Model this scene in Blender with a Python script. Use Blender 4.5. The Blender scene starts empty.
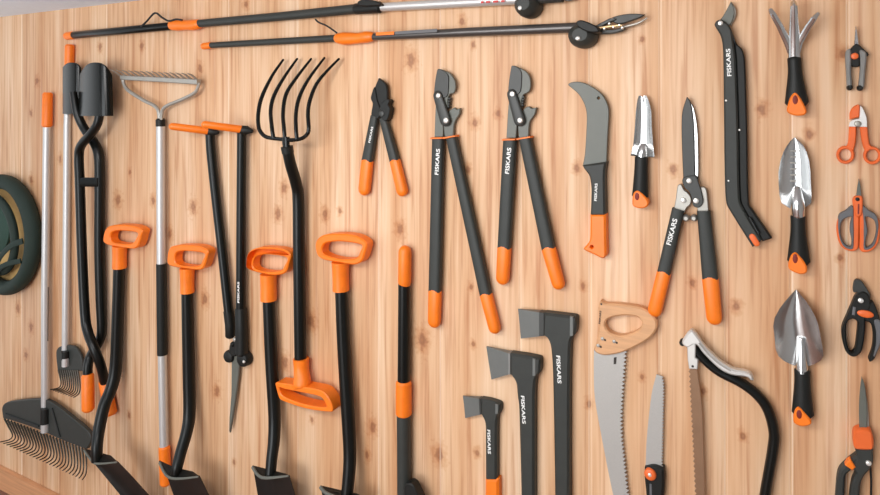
import bpy, bmesh, math, random
from mathutils import Vector
random.seed(7)
SC = bpy.context.scene
COL = SC.collection

# ------------------------------------------------------------------ camera geometry
F = 620.0                      # focal length in pixels (880 px wide frame)
CX, HY = 440.0, 103.0          # principal column, horizon row
AL = math.atan(F / 1161.0)     # how far the camera is turned away from the wall's normal
CA, SA = math.cos(AL), math.sin(AL)
S0 = 210.0
CZ = 1.82
D = (F / S0) * (SA * (0 - CX) / F + CA)
CAM = Vector((0, -D, CZ))
CEIL = CZ + 86.0 / S0
BASE = CZ - 361.0 / S0


def W(px, py, h=0.0):
    """point of the place seen at this spot of the photograph, h metres in front of the wall"""
    a = (px - CX) / F
    dx, dy, dz = CA * a - SA, SA * a + CA, -(py - HY) / F
    t = (D - h) / dy
    return Vector((t * dx, -D + t * dy, CZ + t * dz))


def M(px, r, h=0.0):
    """pixels -> metres at that column"""
    a = (px - CX) / F
    t = (D - h) / (SA * a + CA)
    return r * t / F


# ------------------------------------------------------------------ materials
def lin(c):
    return tuple(((v / 255) / 12.92 if v / 255 <= .04045 else ((v / 255 + .055) / 1.055) ** 2.4) for v in c)


def mat(name, rgb, rough=.5, metal=0.0, bump=0.0, bscale=300, var=.06, vscale=30, coat=0.0, stretch=None, spec=.5):
    m = bpy.data.materials.new(name)
    m.use_nodes = True
    nt = m.node_tree
    b = nt.nodes['Principled BSDF']
    c = lin(rgb)
    tc = nt.nodes.new('ShaderNodeTexCoord')
    mp = nt.nodes.new('ShaderNodeMapping')
    if stretch:
        mp.inputs['Scale'].default_value = stretch
    nt.links.new(tc.outputs['Object'], mp.inputs[0])
    n = nt.nodes.new('ShaderNodeTexNoise')
    n.inputs['Scale'].default_value = vscale
    n.inputs['Detail'].default_value = 3
    nt.links.new(mp.outputs[0], n.inputs['Vector'])
    r = nt.nodes.new('ShaderNodeValToRGB')
    r.color_ramp.elements[0].position = .3
    r.color_ramp.elements[1].position = .7
    r.color_ramp.elements[0].color = tuple(max(0, v * (1 - var)) for v in c) + (1,)
    r.color_ramp.elements[1].color = tuple(min(1, v * (1 + var)) for v in c) + (1,)
    nt.links.new(n.outputs['Fac'], r.inputs[0])
    nt.links.new(r.outputs[0], b.inputs['Base Color'])
    b.inputs['Roughness'].default_value = rough
    b.inputs['Metallic'].default_value = metal
    b.inputs['Specular IOR Level'].default_value = spec
    if coat:
        b.inputs['Coat Weight'].default_value = coat
        b.inputs['Coat Roughness'].default_value = .15
    if bump:
        n2 = nt.nodes.new('ShaderNodeTexNoise')
        n2.inputs['Scale'].default_value = bscale
        nt.links.new(mp.outputs[0], n2.inputs['Vector'])
        bp = nt.nodes.new('ShaderNodeBump')
        bp.inputs['Strength'].default_value = bump
        bp.inputs['Distance'].default_value = .002
        nt.links.new(n2.outputs['Fac'], bp.inputs['Height'])
        nt.links.new(bp.outputs[0], b.inputs['Normal'])
    return m


ORANGE = mat('orange_plastic', (244, 122, 22), .42, bump=.05)
RUST = mat('deep_orange_plastic', (228, 104, 44), .45)
REDHOLE = mat('dark_red_recess', (120, 30, 15), .6)
BLACK = mat('black_plastic', (25, 26, 24), .5, bump=.08, spec=.3)
SATIN = mat('black_painted_tube', (13, 15, 13), .3, spec=.3)
SHOV = mat('black_shovel_steel', (24, 25, 24), .3, spec=.5)
GLOSS = mat('black_enamelled_steel', (10, 12, 10), .2, spec=.3)
CHAR = mat('charcoal_composite', (52, 54, 51), .5, bump=.1, spec=.35)
COATG = mat('grey_coated_steel', (96, 98, 90), .45, var=.04)
DARKST = mat('dark_coated_steel', (50, 51, 48), .45)
AXE = mat('forged_axe_steel', (106, 108, 105), .45, metal=.2)
ALU = mat('brushed_aluminium', (204, 202, 200), .38, metal=.45, stretch=(60, 60, 2))
ZINC = mat('dull_zinc_steel', (170, 166, 158), .45, metal=.6)
STEEL = mat('polished_stainless_steel', (206, 206, 205), .21, metal=1.0, var=.03)
BLADE = mat('saw_blade_steel', (176, 173, 168), .42, metal=.3, stretch=(8, 8, 60))
BROWN = mat('wood_reflecting_bow_saw_blade', (150, 118, 92), .3, metal=.45)  # brown reflection of the wood put into the steel's base colour
TINE = mat('dark_spring_steel', (64, 58, 50), .35, metal=.5)
RUBBER = mat('grey_soft_grip', (128, 127, 124), .55)
MIDG = mat('slate_soft_grip', (98, 98, 100), .55)
WHITE = mat('white_lettering', (238, 238, 234), .5)
RED = mat('red_marking', (196, 40, 34), .5)
INK = mat('dark_ink', (48, 40, 34), .6)
RIVET = mat('bright_rivet', (232, 230, 224), .28, metal=.5)
BEECH = mat('beech_wood', (208, 158, 114), .5, var=.09, vscale=14, stretch=(1, 1, 9))
GREEN = mat('dark_green_canvas', (27, 43, 35), .75, bump=.4, bscale=500)
GREEN2 = mat('green_canvas_panel', (40, 66, 55), .75, bump=.4, bscale=500)
TAN = mat('tan_canvas_lining', (196, 158, 98), .8, bump=.4, bscale=400)
CAST = mat('cast_aluminium', (214, 212, 207), .36, metal=.45, var=.03)
CORD = mat('black_cord', (30, 28, 27), .7)


# ------------------------------------------------------------------ mesh builders
def cs(pts, n=4, closed=True):
    """smooth outline; a third value of 1 keeps a point a corner"""
    N = len(pts)
    P = [(p[0], p[1]) for p in pts]
    C = [len(p) > 2 and p[2] == 1 for p in pts]
    out = []
    for i in range(N if closed else N - 1):
        j = (i + 1) % N
        a, b = P[i], P[j]
        pa, nb = P[i - 1], P[(j + 1) % N]
        if C[i] or (not closed and i == 0):
            ta = (b[0] - a[0], b[1] - a[1])
        else:
            ta = ((b[0] - pa[0]) / 2, (b[1] - pa[1]) / 2)
        if C[j] or (not closed and j == N - 1):
            tb = (b[0] - a[0], b[1] - a[1])
        else:
            tb = ((nb[0] - a[0]) / 2, (nb[1] - a[1]) / 2)
        L = math.hypot(b[0] - a[0], b[1] - a[1])
        for t_ in (ta, tb):
            pass
        def lim(t):
            l = math.hypot(*t)
            return t if l <= L * 1.2 or l == 0 else (t[0] / l * L * 1.2, t[1] / l * L * 1.2)
        ta, tb = lim(ta), lim(tb)
        steps = 1 if (C[i] and C[j]) else n
        for k in range(steps):
            t = k / steps
            h1, h2, h3, h4 = 2*t**3-3*t*t+1, t**3-2*t*t+t, -2*t**3+3*t*t, t**3-t*t
            out.append((h1*a[0]+h2*ta[0]+h3*b[0]+h4*tb[0], h1*a[1]+h2*ta[1]+h3*b[1]+h4*tb[1]))
    if not closed:
        out.append(P[-1])
    return out


def crv(pts, n=4):
    """smooth open path through tuples of any length"""
    out = []
    N = len(pts)
    for i in range(N - 1):
        p0, p1, p2, p3 = pts[max(i-1, 0)], pts[i], pts[i+1], pts[min(i+2, N-1)]
        for k in range(n):
            t = k / n
            out.append(tuple(.5*((2*b)+(-a+c)*t+(2*a-5*b+4*c-d)*t*t+(-a+3*b-3*c+d)*t**3)
                             for a, b, c, d in zip(p0, p1, p2, p3)))
    out.append(tuple(pts[-1]))
    return out


class MB:
    def __init__(self):
        self.bm = bmesh.new()

    # --- a flat shape with thickness: front face at h1, back at h0
    def plate(self, outline, h0, h1, bev=.0015, holes=(), back_scale=1.0):
        bm = self.bm
        def ring(pts, ccw):
            q = [W(p[0], p[1], h1) for p in pts]
            q = [(v.x, v.z) for v in q]
            cl = []
            for v in q:
                if not cl or math.hypot(v[0]-cl[-1][0], v[1]-cl[-1][1]) > 1e-5:
                    cl.append(v)
            if math.hypot(cl[0][0]-cl[-1][0], cl[0][1]-cl[-1][1]) < 1e-5:
                cl.pop()
            ar = sum(cl[i-1][0]*cl[i][1]-cl[i][0]*cl[i-1][1] for i in range(len(cl)))
            if (ar > 0) != ccw:
                cl.reverse()
            return cl
        def inset(q, d):
            N, o = len(q), []
            for i in range(N):
                a, b, c = q[i-1], q[i], q[(i+1) % N]
                e1, e2 = (b[0]-a[0], b[1]-a[1]), (c[0]-b[0], c[1]-b[1])
                l1, l2 = math.hypot(*e1) or 1, math.hypot(*e2) or 1
                n1, n2 = (-e1[1]/l1, e1[0]/l1), (-e2[1]/l2, e2[0]/l2)
                s = (n1[0]+n2[0], n1[1]+n2[1])
                den = 1 + n1[0]*n2[0] + n1[1]*n2[1]
                if den < .35:
                    den = .35
                dd = min(d, .45 * min(l1, l2) + d * .4)
                o.append((b[0]+s[0]/den*dd, b[1]+s[1]/den*dd))
            return o
        loops = [ring(outline, True)] + [ring(h, False) for h in holes]
        fe, be = [], []
        for q in loops:
            qi = inset(q, bev) if bev else q
            rows = [[bm.verts.new((x, -h0, z)) for x, z in q]]
            if bev:
                rows.append([bm.verts.new((x, -(h1-bev), z)) for x, z in q])
            rows.append([bm.verts.new((x, -h1, z)) for x, z in qi])
            N = len(q)
            for a, b in zip(rows, rows[1:]):
                for i in range(N):
                    j = (i+1) % N
                    bm.faces.new((a[i], a[j], b[j], b[i]))
            for r_, e_ in ((rows[-1], fe), (rows[0], be)):
                for i in range(N):
                    e = bm.edges.get((r_[i], r_[(i+1) % N])) or bm.edges.new((r_[i], r_[(i+1) % N]))
                    e_.append(e)
        for e_ in (fe, be):
            bmesh.ops.triangle_fill(bm, use_beauty=True, use_dissolve=False, edges=e_)
        return self

    # --- round or flattened bar along (px, py, h, r_px); rt = half thickness off the wall in metres
    def tube(self, path, rt=None, seg=12, cap='flat', n=0, power=2.0, metres=False):
        bm = self.bm
        if n:
            if isinstance(rt, (list, tuple)):
                rt = [q[0] for q in crv([(v,) for v in rt], n)]
            path = crv(path, n)
        P = [W(p[0], p[1], p[2]) for p in path]
        R = [p[3] if metres else M(p[0], p[3], p[2]) for p in path]
        self.bar(P, R, rt, seg, cap, power)
        return self

    def bar(self, P, R, rt=None, seg=12, cap='flat', power=2.0):
        bm = self.bm
        N = len(P)
        T = []
        for i in range(N):
            a, b = P[max(i-1, 0)], P[min(i+1, N-1)]
            T.append((b-a).normalized())
        ref = Vector((0, -1, 0)) if abs(T[0].y) < .8 else Vector((0, 0, 1))
        rows = []
        cents = [(P[i], T[i], 1.0) for i in range(N)]
        idx = list(range(N))
        if cap == 'round':
            pre = [(P[0]-T[0]*R[0]*math.sin(a), T[0], math.cos(a)) for a in (1.35, .95, .5)]
            post = [(P[-1]+T[-1]*R[-1]*math.sin(a), T[-1], math.cos(a)) for a in (.5, .95, 1.35)]
            cents = pre + cents + post
            idx = [0]*3 + idx + [N-1]*3
        elif cap == 'soft':
            k0, k1 = R[0]*.35, R[-1]*.35
            cents = [(P[0]-T[0]*k0, T[0], .72)] + cents + [(P[-1]+T[-1]*k1, T[-1], .72)]
            idx = [0] + idx + [N-1]
        prev = None
        for (c, t, s), i in zip(cents, idx):
            nr = ref if prev is None else prev
            nr = (nr - t*nr.dot(t))
            if nr.length < 1e-4:
                nr = Vector((0, 0, 1)) - t*t.z
            nr.normalize()
            prev = nr
            sd = t.cross(nr)
            rw = R[i]*s
            th = (rt[i] if isinstance(rt, (list, tuple)) else (R[i] if rt is None else rt))*s
            row = []
            for k in range(seg):
                a = 2*math.pi*(k+.5)/seg
                ca, sa = math.cos(a), math.sin(a)
                if power != 2:
                    ca = math.copysign(abs(ca)**(2/power), ca)
                    sa = math.copysign(abs(sa)**(2/power), sa)
                row.append(bm.verts.new(c + sd*rw*ca + nr*th*sa))
            rows.append(row)
        for a, b in zip(rows, rows[1:]):
            for k in range(seg):
                j = (k+1) % seg
                bm.faces.new((a[k], a[j], b[j], b[k]))
        bm.faces.new(list(reversed(rows[0])))
        bm.faces.new(rows[-1])

    # --- curved sheet from a grid of (px, py, h), thick towards the wall
    def sheet(self, rows, th=.003):
        bm = self.bm
        G = [[W(*p) for p in r] for r in rows]
        A = [[bm.verts.new(v) for v in r] for r in G]
        B = [[bm.verts.new(v+Vector((0, th, 0))) for v in r] for r in G]
        n, m = len(A), len(A[0])
        for i in range(n-1):
            for j in range(m-1):
                bm.faces.new((A[i][j], A[i+1][j], A[i+1][j+1], A[i][j+1]))
                bm.faces.new((B[i][j], B[i][j+1], B[i+1][j+1], B[i+1][j]))
        for i in range(n-1):
            bm.faces.new((A[i][0], B[i][0], B[i+1][0], A[i+1][0]))
            bm.faces.new((A[i][-1], A[i+1][-1], B[i+1][-1], B[i][-1]))
        for j in range(m-1):
            bm.faces.new((A[0][j], A[0][j+1], B[0][j+1], B[0][j]))
            bm.faces.new((A[-1][j], B[-1][j], B[-1][j+1], A[-1][j+1]))
        return self

    # --- domed disc facing the room
    def disc(self, px, py, r, h0, h1, ry=None, rot=0.0, dome=.35, seg=18):
        bm = self.bm
        c = W(px, py, h1)
        rx = M(px, r, h1)
        rz = M(px, ry if ry else r, h1)
        prof = [(1, h0), (1, h1-(h1-h0)*dome), (.86, h1-(h1-h0)*dome*.35), (.5, h1)]
        rows = []
        cr, sr = math.cos(rot), math.sin(rot)
        for s, h in prof:
            row = []
            for k in range(seg):
                a = 2*math.pi*k/seg
                u, v = rx*s*math.cos(a), rz*s*math.sin(a)
                row.append(bm.verts.new((c.x+u*cr-v*sr, -h, c.z+u*sr+v*cr)))
            rows.append(row)
        for a, b in zip(rows, rows[1:]):
            for k in range(seg):
                j = (k+1) % seg
                bm.faces.new((a[k], a[j], b[j], b[k]))
        bm.faces.new(rows[-1])
        bm.faces.new(list(reversed(rows[0])))
        return self

    # --- raised letters from (x0,y0) to (x1,y1) along the baseline, hpx tall
    def text(self, s, x0, y0, x1, y1, hpx, h):
        cu = bpy.data.curves.new('t', 'FONT')
        cu.body = s
        cu.extrude = .02
        cu.offset = .018
        ob = bpy.data.objects.new('t', cu)
        COL.objects.link(ob)
        bpy.context.view_layer.update()
        me = bpy.data.meshes.new_from_object(ob)
        bpy.data.objects.remove(ob)
        xs = [v.co.x for v in me.vertices]
        ys = [v.co.y for v in me.vertices]
        ax, bx, ay, by = min(xs), max(xs), min(ys), max(ys)
        p0, p1 = W(x0, y0, h), W(x1, y1, h)
        u = p1-p0
        L = u.length
        u.normalize()
        up = Vector((-u.z, 0, u.x))
        H = M((x0+x1)/2, hpx, h)
        for v in me.vertices:
            a, b, c = v.co
            v.co = p0 + u*((a-ax)/(bx-ax)*L) + up*((b-ay)/(by-ay)*H) + Vector((0, -.0006 if c > 0 else .0004, 0))
        self.bm.from_mesh(me)
        bpy.data.meshes.remove(me)
        return self


def finish(name, mb, m, origin):
    bm = mb.bm
    bmesh.ops.recalc_face_normals(bm, faces=bm.faces)
    for v in bm.verts:
        v.co -= origin
    for f in bm.faces:
        f.smooth = True
    me = bpy.data.meshes.new(name)
    bm.to_mesh(me)
    bm.free()
    me.set_sharp_from_angle(angle=math.radians(38))
    me.materials.append(m)
    o = bpy.data.objects.new(name, me)
    COL.objects.link(o)
    return o


class Thing:
    def __init__(self, name, label, cat, base, group=None):
        self.o = W(*base)
        e = bpy.data.objects.new(name, None)
        e.empty_display_size = .03
        e.location = self.o
        e['label'] = label
        e['category'] = cat
        if group:
            e['group'] = group
        COL.objects.link(e)
        self.e = e

    def part(self, name, mb, m, parent=None, label=None, stuff=False):
        o = finish(name, mb, m, self.o)
        o.parent = parent or self.e
        if label:
            o['label'] = label
        if stuff:
            o['kind'] = 'stuff'
        return o


def shift(pts, dx, dy):
    return [(p[0]+dx, p[1]+dy) + tuple(p[2:]) for p in pts]


# ------------------------------------------------------------------ the room
def struct(name, mb_or_bm, m):
    mb = mb_or_bm
    o = finish(name, mb, m, Vector((0, 0, 0)))
    o['kind'] = 'structure'
    return o


def box(mb, x0, x1, y0, y1, z0, z1, bev=0):
    bm = mb.bm
    vs = [bm.verts.new((x, y, z)) for x in (x0, x1) for y in (y0, y1) for z in (z0, z1)]
    for f in ((0, 1, 3, 2), (4, 6, 7, 5), (0, 4, 5, 1), (2, 3, 7, 6), (0, 2, 6, 4), (1, 5, 7, 3)):
        bm.faces.new([vs[i] for i in f])
    if bev:
        es = set(e for v in vs for e in v.link_edges)
        bmesh.ops.bevel(bm, geom=list(es), offset=bev, segments=2, affect='EDGES')


KNOTS = [(37, 81, 1), (100, 47, 1), (142, 46, 1), (31, 113, .8), (31, 180, 1), (60, 159, 1), (118, 200, 1.5), (153, 200, 1.1),
         (193, 207, 1.5), (170, 234, 1.2), (130, 172, .7), (18, 308, 1.2), (31, 327, 1.2), (26, 355, 1), (129, 415, .8),
         (200, 68, 1.2), (246, 4, 1), (284, 188, 1.3), (278, 214, 1.4), (325, 214, 1.4), (340, 211, .8), (205, 299, 1.5),
         (311, 321, 1.8), (285, 363, 1.6), (217, 391, 1.3), (373, 427, 1.5), (367, 455, 1), (312, 420, .8), (234, 462, .7),
         (411, 60, 1.8), (462, 21, 1.2), (473, 45, .8), (498, 114, 1), (475, 123, 1.2), (400, 229, 1.5), (468, 169, 1),
         (422, 340, 2.2), (471, 287, .8), (473, 344, .8), (439, 455, 1.9), (477, 453, 1), (642, 39, .8), (577, 168, 1.2),
         (673, 170, 1.2), (583, 286, 1), (692, 283, 1), (736, 306, 1.3), (589, 404, 1), (642, 377, .8), (703, 391, 1),
         (762, 109, 1.4), (809, 134, 1.2), (843, 53, 1.4), (840, 258, 1), (743, 436, 1.1)]


def wood_wall():
    m = bpy.data.materials.new('pale_pine_planks')
    m.use_nodes = True
    nt = m.node_tree
    N, Lk = nt.nodes, nt.links
    b = N['Principled BSDF']
    b.inputs['Roughness'].default_value = .5
    b.inputs['Specular IOR Level'].default_value = .35
    tc = N.new('ShaderNodeTexCoord')
    at = N.new('ShaderNodeAttribute')
    at.attribute_name = 'plank'
    off = N.new('ShaderNodeVectorMath'); off.operation = 'MULTIPLY_ADD'
    Lk.new(at.outputs['Color'], off.inputs[0])
    off.inputs[1].default_value = (13, 7, 29)
    Lk.new(tc.outputs['Object'], off.inputs[2])

    def noise(scale, sx, sz, det, dist=0):
        mp = N.new('ShaderNodeMapping')
        mp.inputs['Scale'].default_value = (sx, 1, sz)
        Lk.new(off.outputs[0], mp.inputs[0])
        n = N.new('ShaderNodeTexNoise')
        n.inputs['Scale'].default_value = scale
        n.inputs['Detail'].default_value = det
        n.inputs['Distortion'].default_value = dist
        Lk.new(mp.outputs[0], n.inputs['Vector'])
        return n.outputs['Fac']

    def ramp(fac, stops):
        r = N.new('ShaderNodeValToRGB')
        e = r.color_ramp.elements
        e[0].position, e[0].color = stops[0][0], lin(stops[0][1]) + (1,)
        e[1].position, e[1].color = stops[-1][0], lin(stops[-1][1]) + (1,)
        for p, c in stops[1:-1]:
            x = e.new(p); x.color = lin(c) + (1,)
        Lk.new(fac, r.inputs[0])
        return r.outputs[0]

    def mix(mode, fac, a, b_):
        x = N.new('ShaderNodeMix'); x.data_type = 'RGBA'; x.blend_type = mode
        if isinstance(fac, float):
            x.inputs[0].default_value = fac
        else:
            Lk.new(fac, x.inputs[0])
        Lk.new(a, x.inputs[6])
        if isinstance(b_, tuple):
            x.inputs[7].default_value = b_
        else:
            Lk.new(b_, x.inputs[7])
        return x.outputs[2]

    # distance to the nearest knot
    sc = N.new('ShaderNodeVectorMath'); sc.operation = 'MULTIPLY'
    Lk.new(tc.outputs['Object'], sc.inputs[0]); sc.inputs[1].default_value = (1.25, 0, .85)
    cur = None
    for (kx, ky, kr) in KNOTS:
        p = W(kx, ky, 0)
        dn = N.new('ShaderNodeVectorMath'); dn.operation = 'DISTANCE'
        Lk.new(sc.outputs[0], dn.inputs[0]); dn.inputs[1].default_value = (p.x*1.25, 0, p.z*.85)
        dv = N.new('ShaderNodeMath'); dv.operation = 'DIVIDE'
        Lk.new(dn.outputs['Value'], dv.inputs[0]); dv.inputs[1].default_value = M(kx, 2.1*kr)
        if cur is None:
            cur = dv.outputs[0]
        else:
            mn = N.new('ShaderNodeMath'); mn.operation = 'MINIMUM'
            Lk.new(cur, mn.inputs[0]); Lk.new(dv.outputs[0], mn.inputs[1])
            cur = mn.outputs[0]

    wb = N.new('ShaderNodeTexNoise'); wb.inputs['Scale'].default_value = 70; wb.inputs['Detail'].default_value = 2
    Lk.new(tc.outputs['Object'], wb.inputs['Vector'])
    w2 = N.new('ShaderNodeMath'); w2.operation = 'MULTIPLY_ADD'
    Lk.new(wb.outputs['Fac'], w2.inputs[0]); w2.inputs[1].default_value = .36; w2.inputs[2].default_value = .02
    w3 = N.new('ShaderNodeMath'); w3.operation = 'MULTIPLY'
    Lk.new(cur, w3.inputs[0]); Lk.new(w2.outputs[0], w3.inputs[1])
    cur = w3.outputs[0]
    broad = ramp(noise(9, 1.6, .12, 3, .4), [(.3, (214, 170, 130)), (.5, (227, 192, 156)), (.7, (238, 212, 183))])
    fine = ramp(noise(26, 3.2, .10, 5, .5), [(.30, (208, 170, 142)), (.48, (244, 233, 224)), (.68, (255, 253, 251))])
    col = mix('MULTIPLY', .75, broad, fine)
    streak = ramp(noise(20, 2.2, .05, 3, .3), [(.60, (0, 0, 0)), (.75, (120, 120, 120))])
    sb = N.new('ShaderNodeRGBToBW'); Lk.new(streak, sb.inputs[0])
    col = mix('MIX', sb.outputs[0], col, lin((246, 224, 202)) + (1,))
    tone = ramp(at.outputs['Fac'], [(0, (230, 218, 208)), (.5, (247, 240, 234)), (1, (255, 250, 246))])
    col = mix('MULTIPLY', .8, col, tone)
    halo = ramp(cur, [(.0, (186, 138, 104)), (.12, (150, 104, 74)), (.2, (176, 128, 94)), (.34, (234, 212, 192)), (.7, (255, 255, 255))])
    col = mix('MULTIPLY', .72, col, halo)
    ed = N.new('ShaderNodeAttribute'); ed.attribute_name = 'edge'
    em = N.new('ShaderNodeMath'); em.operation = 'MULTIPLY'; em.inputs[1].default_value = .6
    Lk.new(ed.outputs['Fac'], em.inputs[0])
    col = mix('MIX', em.outputs[0], col, lin((250, 232, 208)) + (1,))  # groove edges catching light, painted as a paler chamfer colour
    Lk.new(col, b.inputs['Base Color'])
    bp = N.new('ShaderNodeBump'); bp.inputs['Strength'].default_value = .12; bp.inputs['Distance'].default_value = .002
    Lk.new(noise(40, 3, .1, 4), bp.inputs['Height'])
    Lk.new(bp.outputs[0], b.inputs['Normal'])
    return m


XL, XR = -4.6, 1.0
grooves = [XL] + [W(x, 200).x for x in (-75, -45, -13, 22, 59, 107, 168, 229, 298, 379, 441, 520, 590, 660, 726, 791, 848, 905)]
grooves = [XL] + [W(-75, 200).x - .13*k for k in range(12, 0, -1) if W(-75, 200).x - .13*k > XL + .05] + grooves[1:]
while grooves[-1] < XR - .14:
    grooves.append(grooves[-1] + .13)
grooves.append(XR)
mb = MB()
bm = mb.bm
cl = bm.loops.layers.float_color.new('plank')
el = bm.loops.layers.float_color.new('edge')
CW, CDP = .0024, .0014
for a, c in zip(grooves, grooves[1:]):
    prof = [(a, CDP), (a+CW*.6, CDP), (a+CW*1.4, .0003), (a+CW*1.8, 0), (c-CW*1.8, 0), (c-CW*1.2, .0003), (c-CW*.6, CDP), (c, CDP)]
    v0 = [bm.verts.new((x, y, 0)) for x, y in prof]
    v1 = [bm.verts.new((x, y, CEIL)) for x, y in prof]
    r = random.random()
    for i in range(len(prof)-1):
        f = bm.faces.new((v0[i], v0[i+1], v1[i+1], v1[i]))
        for l in f.loops:
            l[cl] = (r, (r*7.3) % 1, (r*3.1) % 1, 1)
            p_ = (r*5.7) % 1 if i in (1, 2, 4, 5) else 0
            l[el] = (p_, p_, p_, 1)  # mask for the painted light on the chamfers, strength varies per plank
box(mb, XL, XR, .006, .1, 0, CEIL)
wall = struct('wall_back', mb, wood_wall())

mb = MB(); box(mb, XL, XR, -4.2, .1, CEIL, CEIL+.08)
struct('ceiling', mb, mat('grey_white_ceiling_paint', (226, 238, 250), .8, var=.02))
mb = MB(); box(mb, XL, XR, -4.2, .1, -.08, 0)
struct('floor', mb, mat('red_brown_floorboards', (134, 94, 76), .45, var=.2, vscale=12, stretch=(.4, 4, 1)))
mb = MB(); box(mb, XL, XR, -.02, .0, 0, BASE, .002)
struct('baseboard_back', mb, mat('varnished_pine_skirting', (204, 148, 106), .4, var=.15, vscale=10, stretch=(.5, 6, 12)))


plaster = mat('grey_wall_paint', (168, 170, 170), .8, var=.03, bump=.1)
mb = MB(); box(mb, XR, XR+.1, -4.2, .1, 0, CEIL)
struct('wall_right', mb, plaster)
mb = MB()
box(mb, XL, -3.0, -4.3, -4.2, 0, CEIL); box(mb, -.4, XR, -4.3, -4.2, 0, CEIL)
box(mb, -3.0, -.4, -4.3, -4.2, 0, .12); box(mb, -3.0, -.4, -4.3, -4.2, 2.05, CEIL)
struct('wall_front', mb, plaster)


# ------------------------------------------------------------------ shared tool pieces
def grip_rod(mb, pts, **k):
    mb.tube(pts, **k)
    return mb


def dhandle(t, outer, hole, stem, hf, depth, bev=.004, m=ORANGE):
    mb = MB()
    mb.plate(cs(outer, 4), hf-depth, hf, bev, holes=[cs(hole, 4)])
    mb.tube(stem, cap='flat', seg=16, n=3)
    return t.part('handle', mb, m)


def rivet(t, parent, px, py, r, h0, h1, name='rivet', m=None):
    mb = MB().disc(px, py, r, h0, h1)
    return t.part(name, mb, m or RIVET, parent)


# 1 ------------------------------------------------ folded pop-up garden bag (left edge)
t = Thing('garden_bag', 'dark green canvas pop-up garden bag folded into a flat ring at the left edge', 'garden bag', (6, 292, 0))
c = W(11.5, 233, 0)


def ring3(mb, rad, h, rr, rt, squash=1.0, seg=12, n=48, tilt=0, dx=0, dz=0):
    bm = mb.bm
    rows = []
    for i in range(n):
        a = 2*math.pi*i/n
        row = []
        for k in range(seg):
            b_ = 2*math.pi*k/seg
            R = rad + rr*math.cos(b_)
            row.append(bm.verts.new((c.x+dx+R*math.cos(a)*squash, -(h+rt*math.sin(b_)+tilt*math.sin(a+.6)), c.z+dz+R*math.sin(a))))
        rows.append(row)
    for i in range(n):
        a, b_ = rows[i], rows[(i+1) % n]
        for k in range(seg):
            j = (k+1) % seg
            bm.faces.new((a[k], a[j], b_[j], b_[k]))


def dome3(mb, rad, h0, h1, dx=0, dz=0, n=40, squash=1.0):
    bm = mb.bm
    rows = []
    for s, h in ((1, h0-.008), (1, h0), (.8, h0+(h1-h0)*.55), (.5, h0+(h1-h0)*.9), (.2, h1)):
        rows.append([bm.verts.new((c.x+dx+rad*s*squash*math.cos(2*math.pi*k/n), -h, c.z+dz+rad*s*math.sin(2*math.pi*k/n))) for k in range(n)])
    for a, b_ in zip(rows, rows[1:]):
        for k in range(n):
            j = (k+1) % n
            bm.faces.new((a[k], a[j], b_[j], b_[k]))
    bm.faces.new(rows[-1]); bm.faces.new(list(reversed(rows[0])))


mb = MB(); ring3(mb, .245, .036, .034, .034); t.part('rim', mb, GREEN)
mb = MB(); dome3(mb, .225, .012, .03); t.part('lining', mb, TAN, label='tan canvas lining')
mb = MB(); ring3(mb, .172, .062, .02, .016, tilt=.012, dx=-.012, dz=.004); t.part('coil', mb, GREEN)
mb = MB(); dome3(mb, .115, .055, .08, dx=-.03, dz=.03); t.part('panel', mb, GREEN2, label='lighter green canvas panel')
mb = MB()
p = [(c.x+.02, -.075, c.z-.2), (c.x+.07, -.09, c.z-.1), (c.x+.15, -.085, c.z-.03), (c.x+.225, -.07, c.z-.0)]
mb.bar([Vector(q) for q in crv(p, 5)], [.014]*16, .004, 8)
p = [(c.x-.02, -.075, c.z-.22), (c.x+.05, -.09, c.z-.15), (c.x+.13, -.085, c.z-.11), (c.x+.21, -.07, c.z-.09)]
mb.bar([Vector(q) for q in crv(p, 5)], [.012]*16, .004, 8)
t.part('strap', mb, GREEN)


# 2 / 3 -------------------------------------------- leaf rakes
def tines(t, n, start, down, end, parent, r=.0029):
    for i in range(n):
        u = i/(n-1)
        s, d, e = start(u), down(u), end(u)
        mb = MB()
        mb.tube([(s[0], s[1], .030, r*1.6), (s[0]*.55+d[0]*.45+.6, s[1]*.5+d[1]*.5, .032, r*1.35), (d[0], d[1], .036, r),
                 (d[0]*.75+e[0]*.25, d[1]*.5+e[1]*.5+1.2, .050, r), (e[0], e[1], .085, r*.8)], n=4, seg=6, metres=True)
        t.part('tine', mb, TINE, parent)


t = Thing('leaf_rake', 'wide black fan leaf rake on silver pole at bottom left, tines curling forward', 'rake', (45, 480, 0), 'leaf rakes')
t.part('grip', MB().tube([(47.6, 94, .026, 4.6), (47, 125.5, .026, 4.8)], cap='soft', seg=16), ORANGE)
t.part('pole', MB().tube([(47, 125, .026, 3.5), (45.2, 300, .026, 3.6), (45.2, 409, .03, 3.6)], seg=16), ALU)
t.part('slot', MB().tube([(48.2, 287, .036, .7), (47.8, 341, .036, .7)], rt=.001, seg=8), BLACK)
hd = t.part('head', MB().plate(cs([(2, 407), (8, 402), (39, 399), (52, 403), (73, 419), (88, 432), (90.5, 441), (86, 449.5, 1),
                                 (60, 439.5), (39, 430), (16, 422), (3, 418.5, 1)]), .020, .036, .003), CHAR)
t.part('rib', MB().tube([(52, 408, .038, 1.0), (60, 437, .038, 1.0)], seg=6), BLACK, hd)
t.part('rib', MB().tube([(39, 426, .038, 1.0), (6, 414, .038, 1.0)], seg=6), BLACK, hd)
t.part('collar', MB().tube([(45.6, 408, .038, 4.6), (45.4, 423, .038, 4.8)], seg=16), BLACK)
t.part('ferrule', MB().tube([(45.3, 422, .04, 4.0), (45.2, 431.5, .04, 3.9)], seg=16), ALU)
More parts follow.
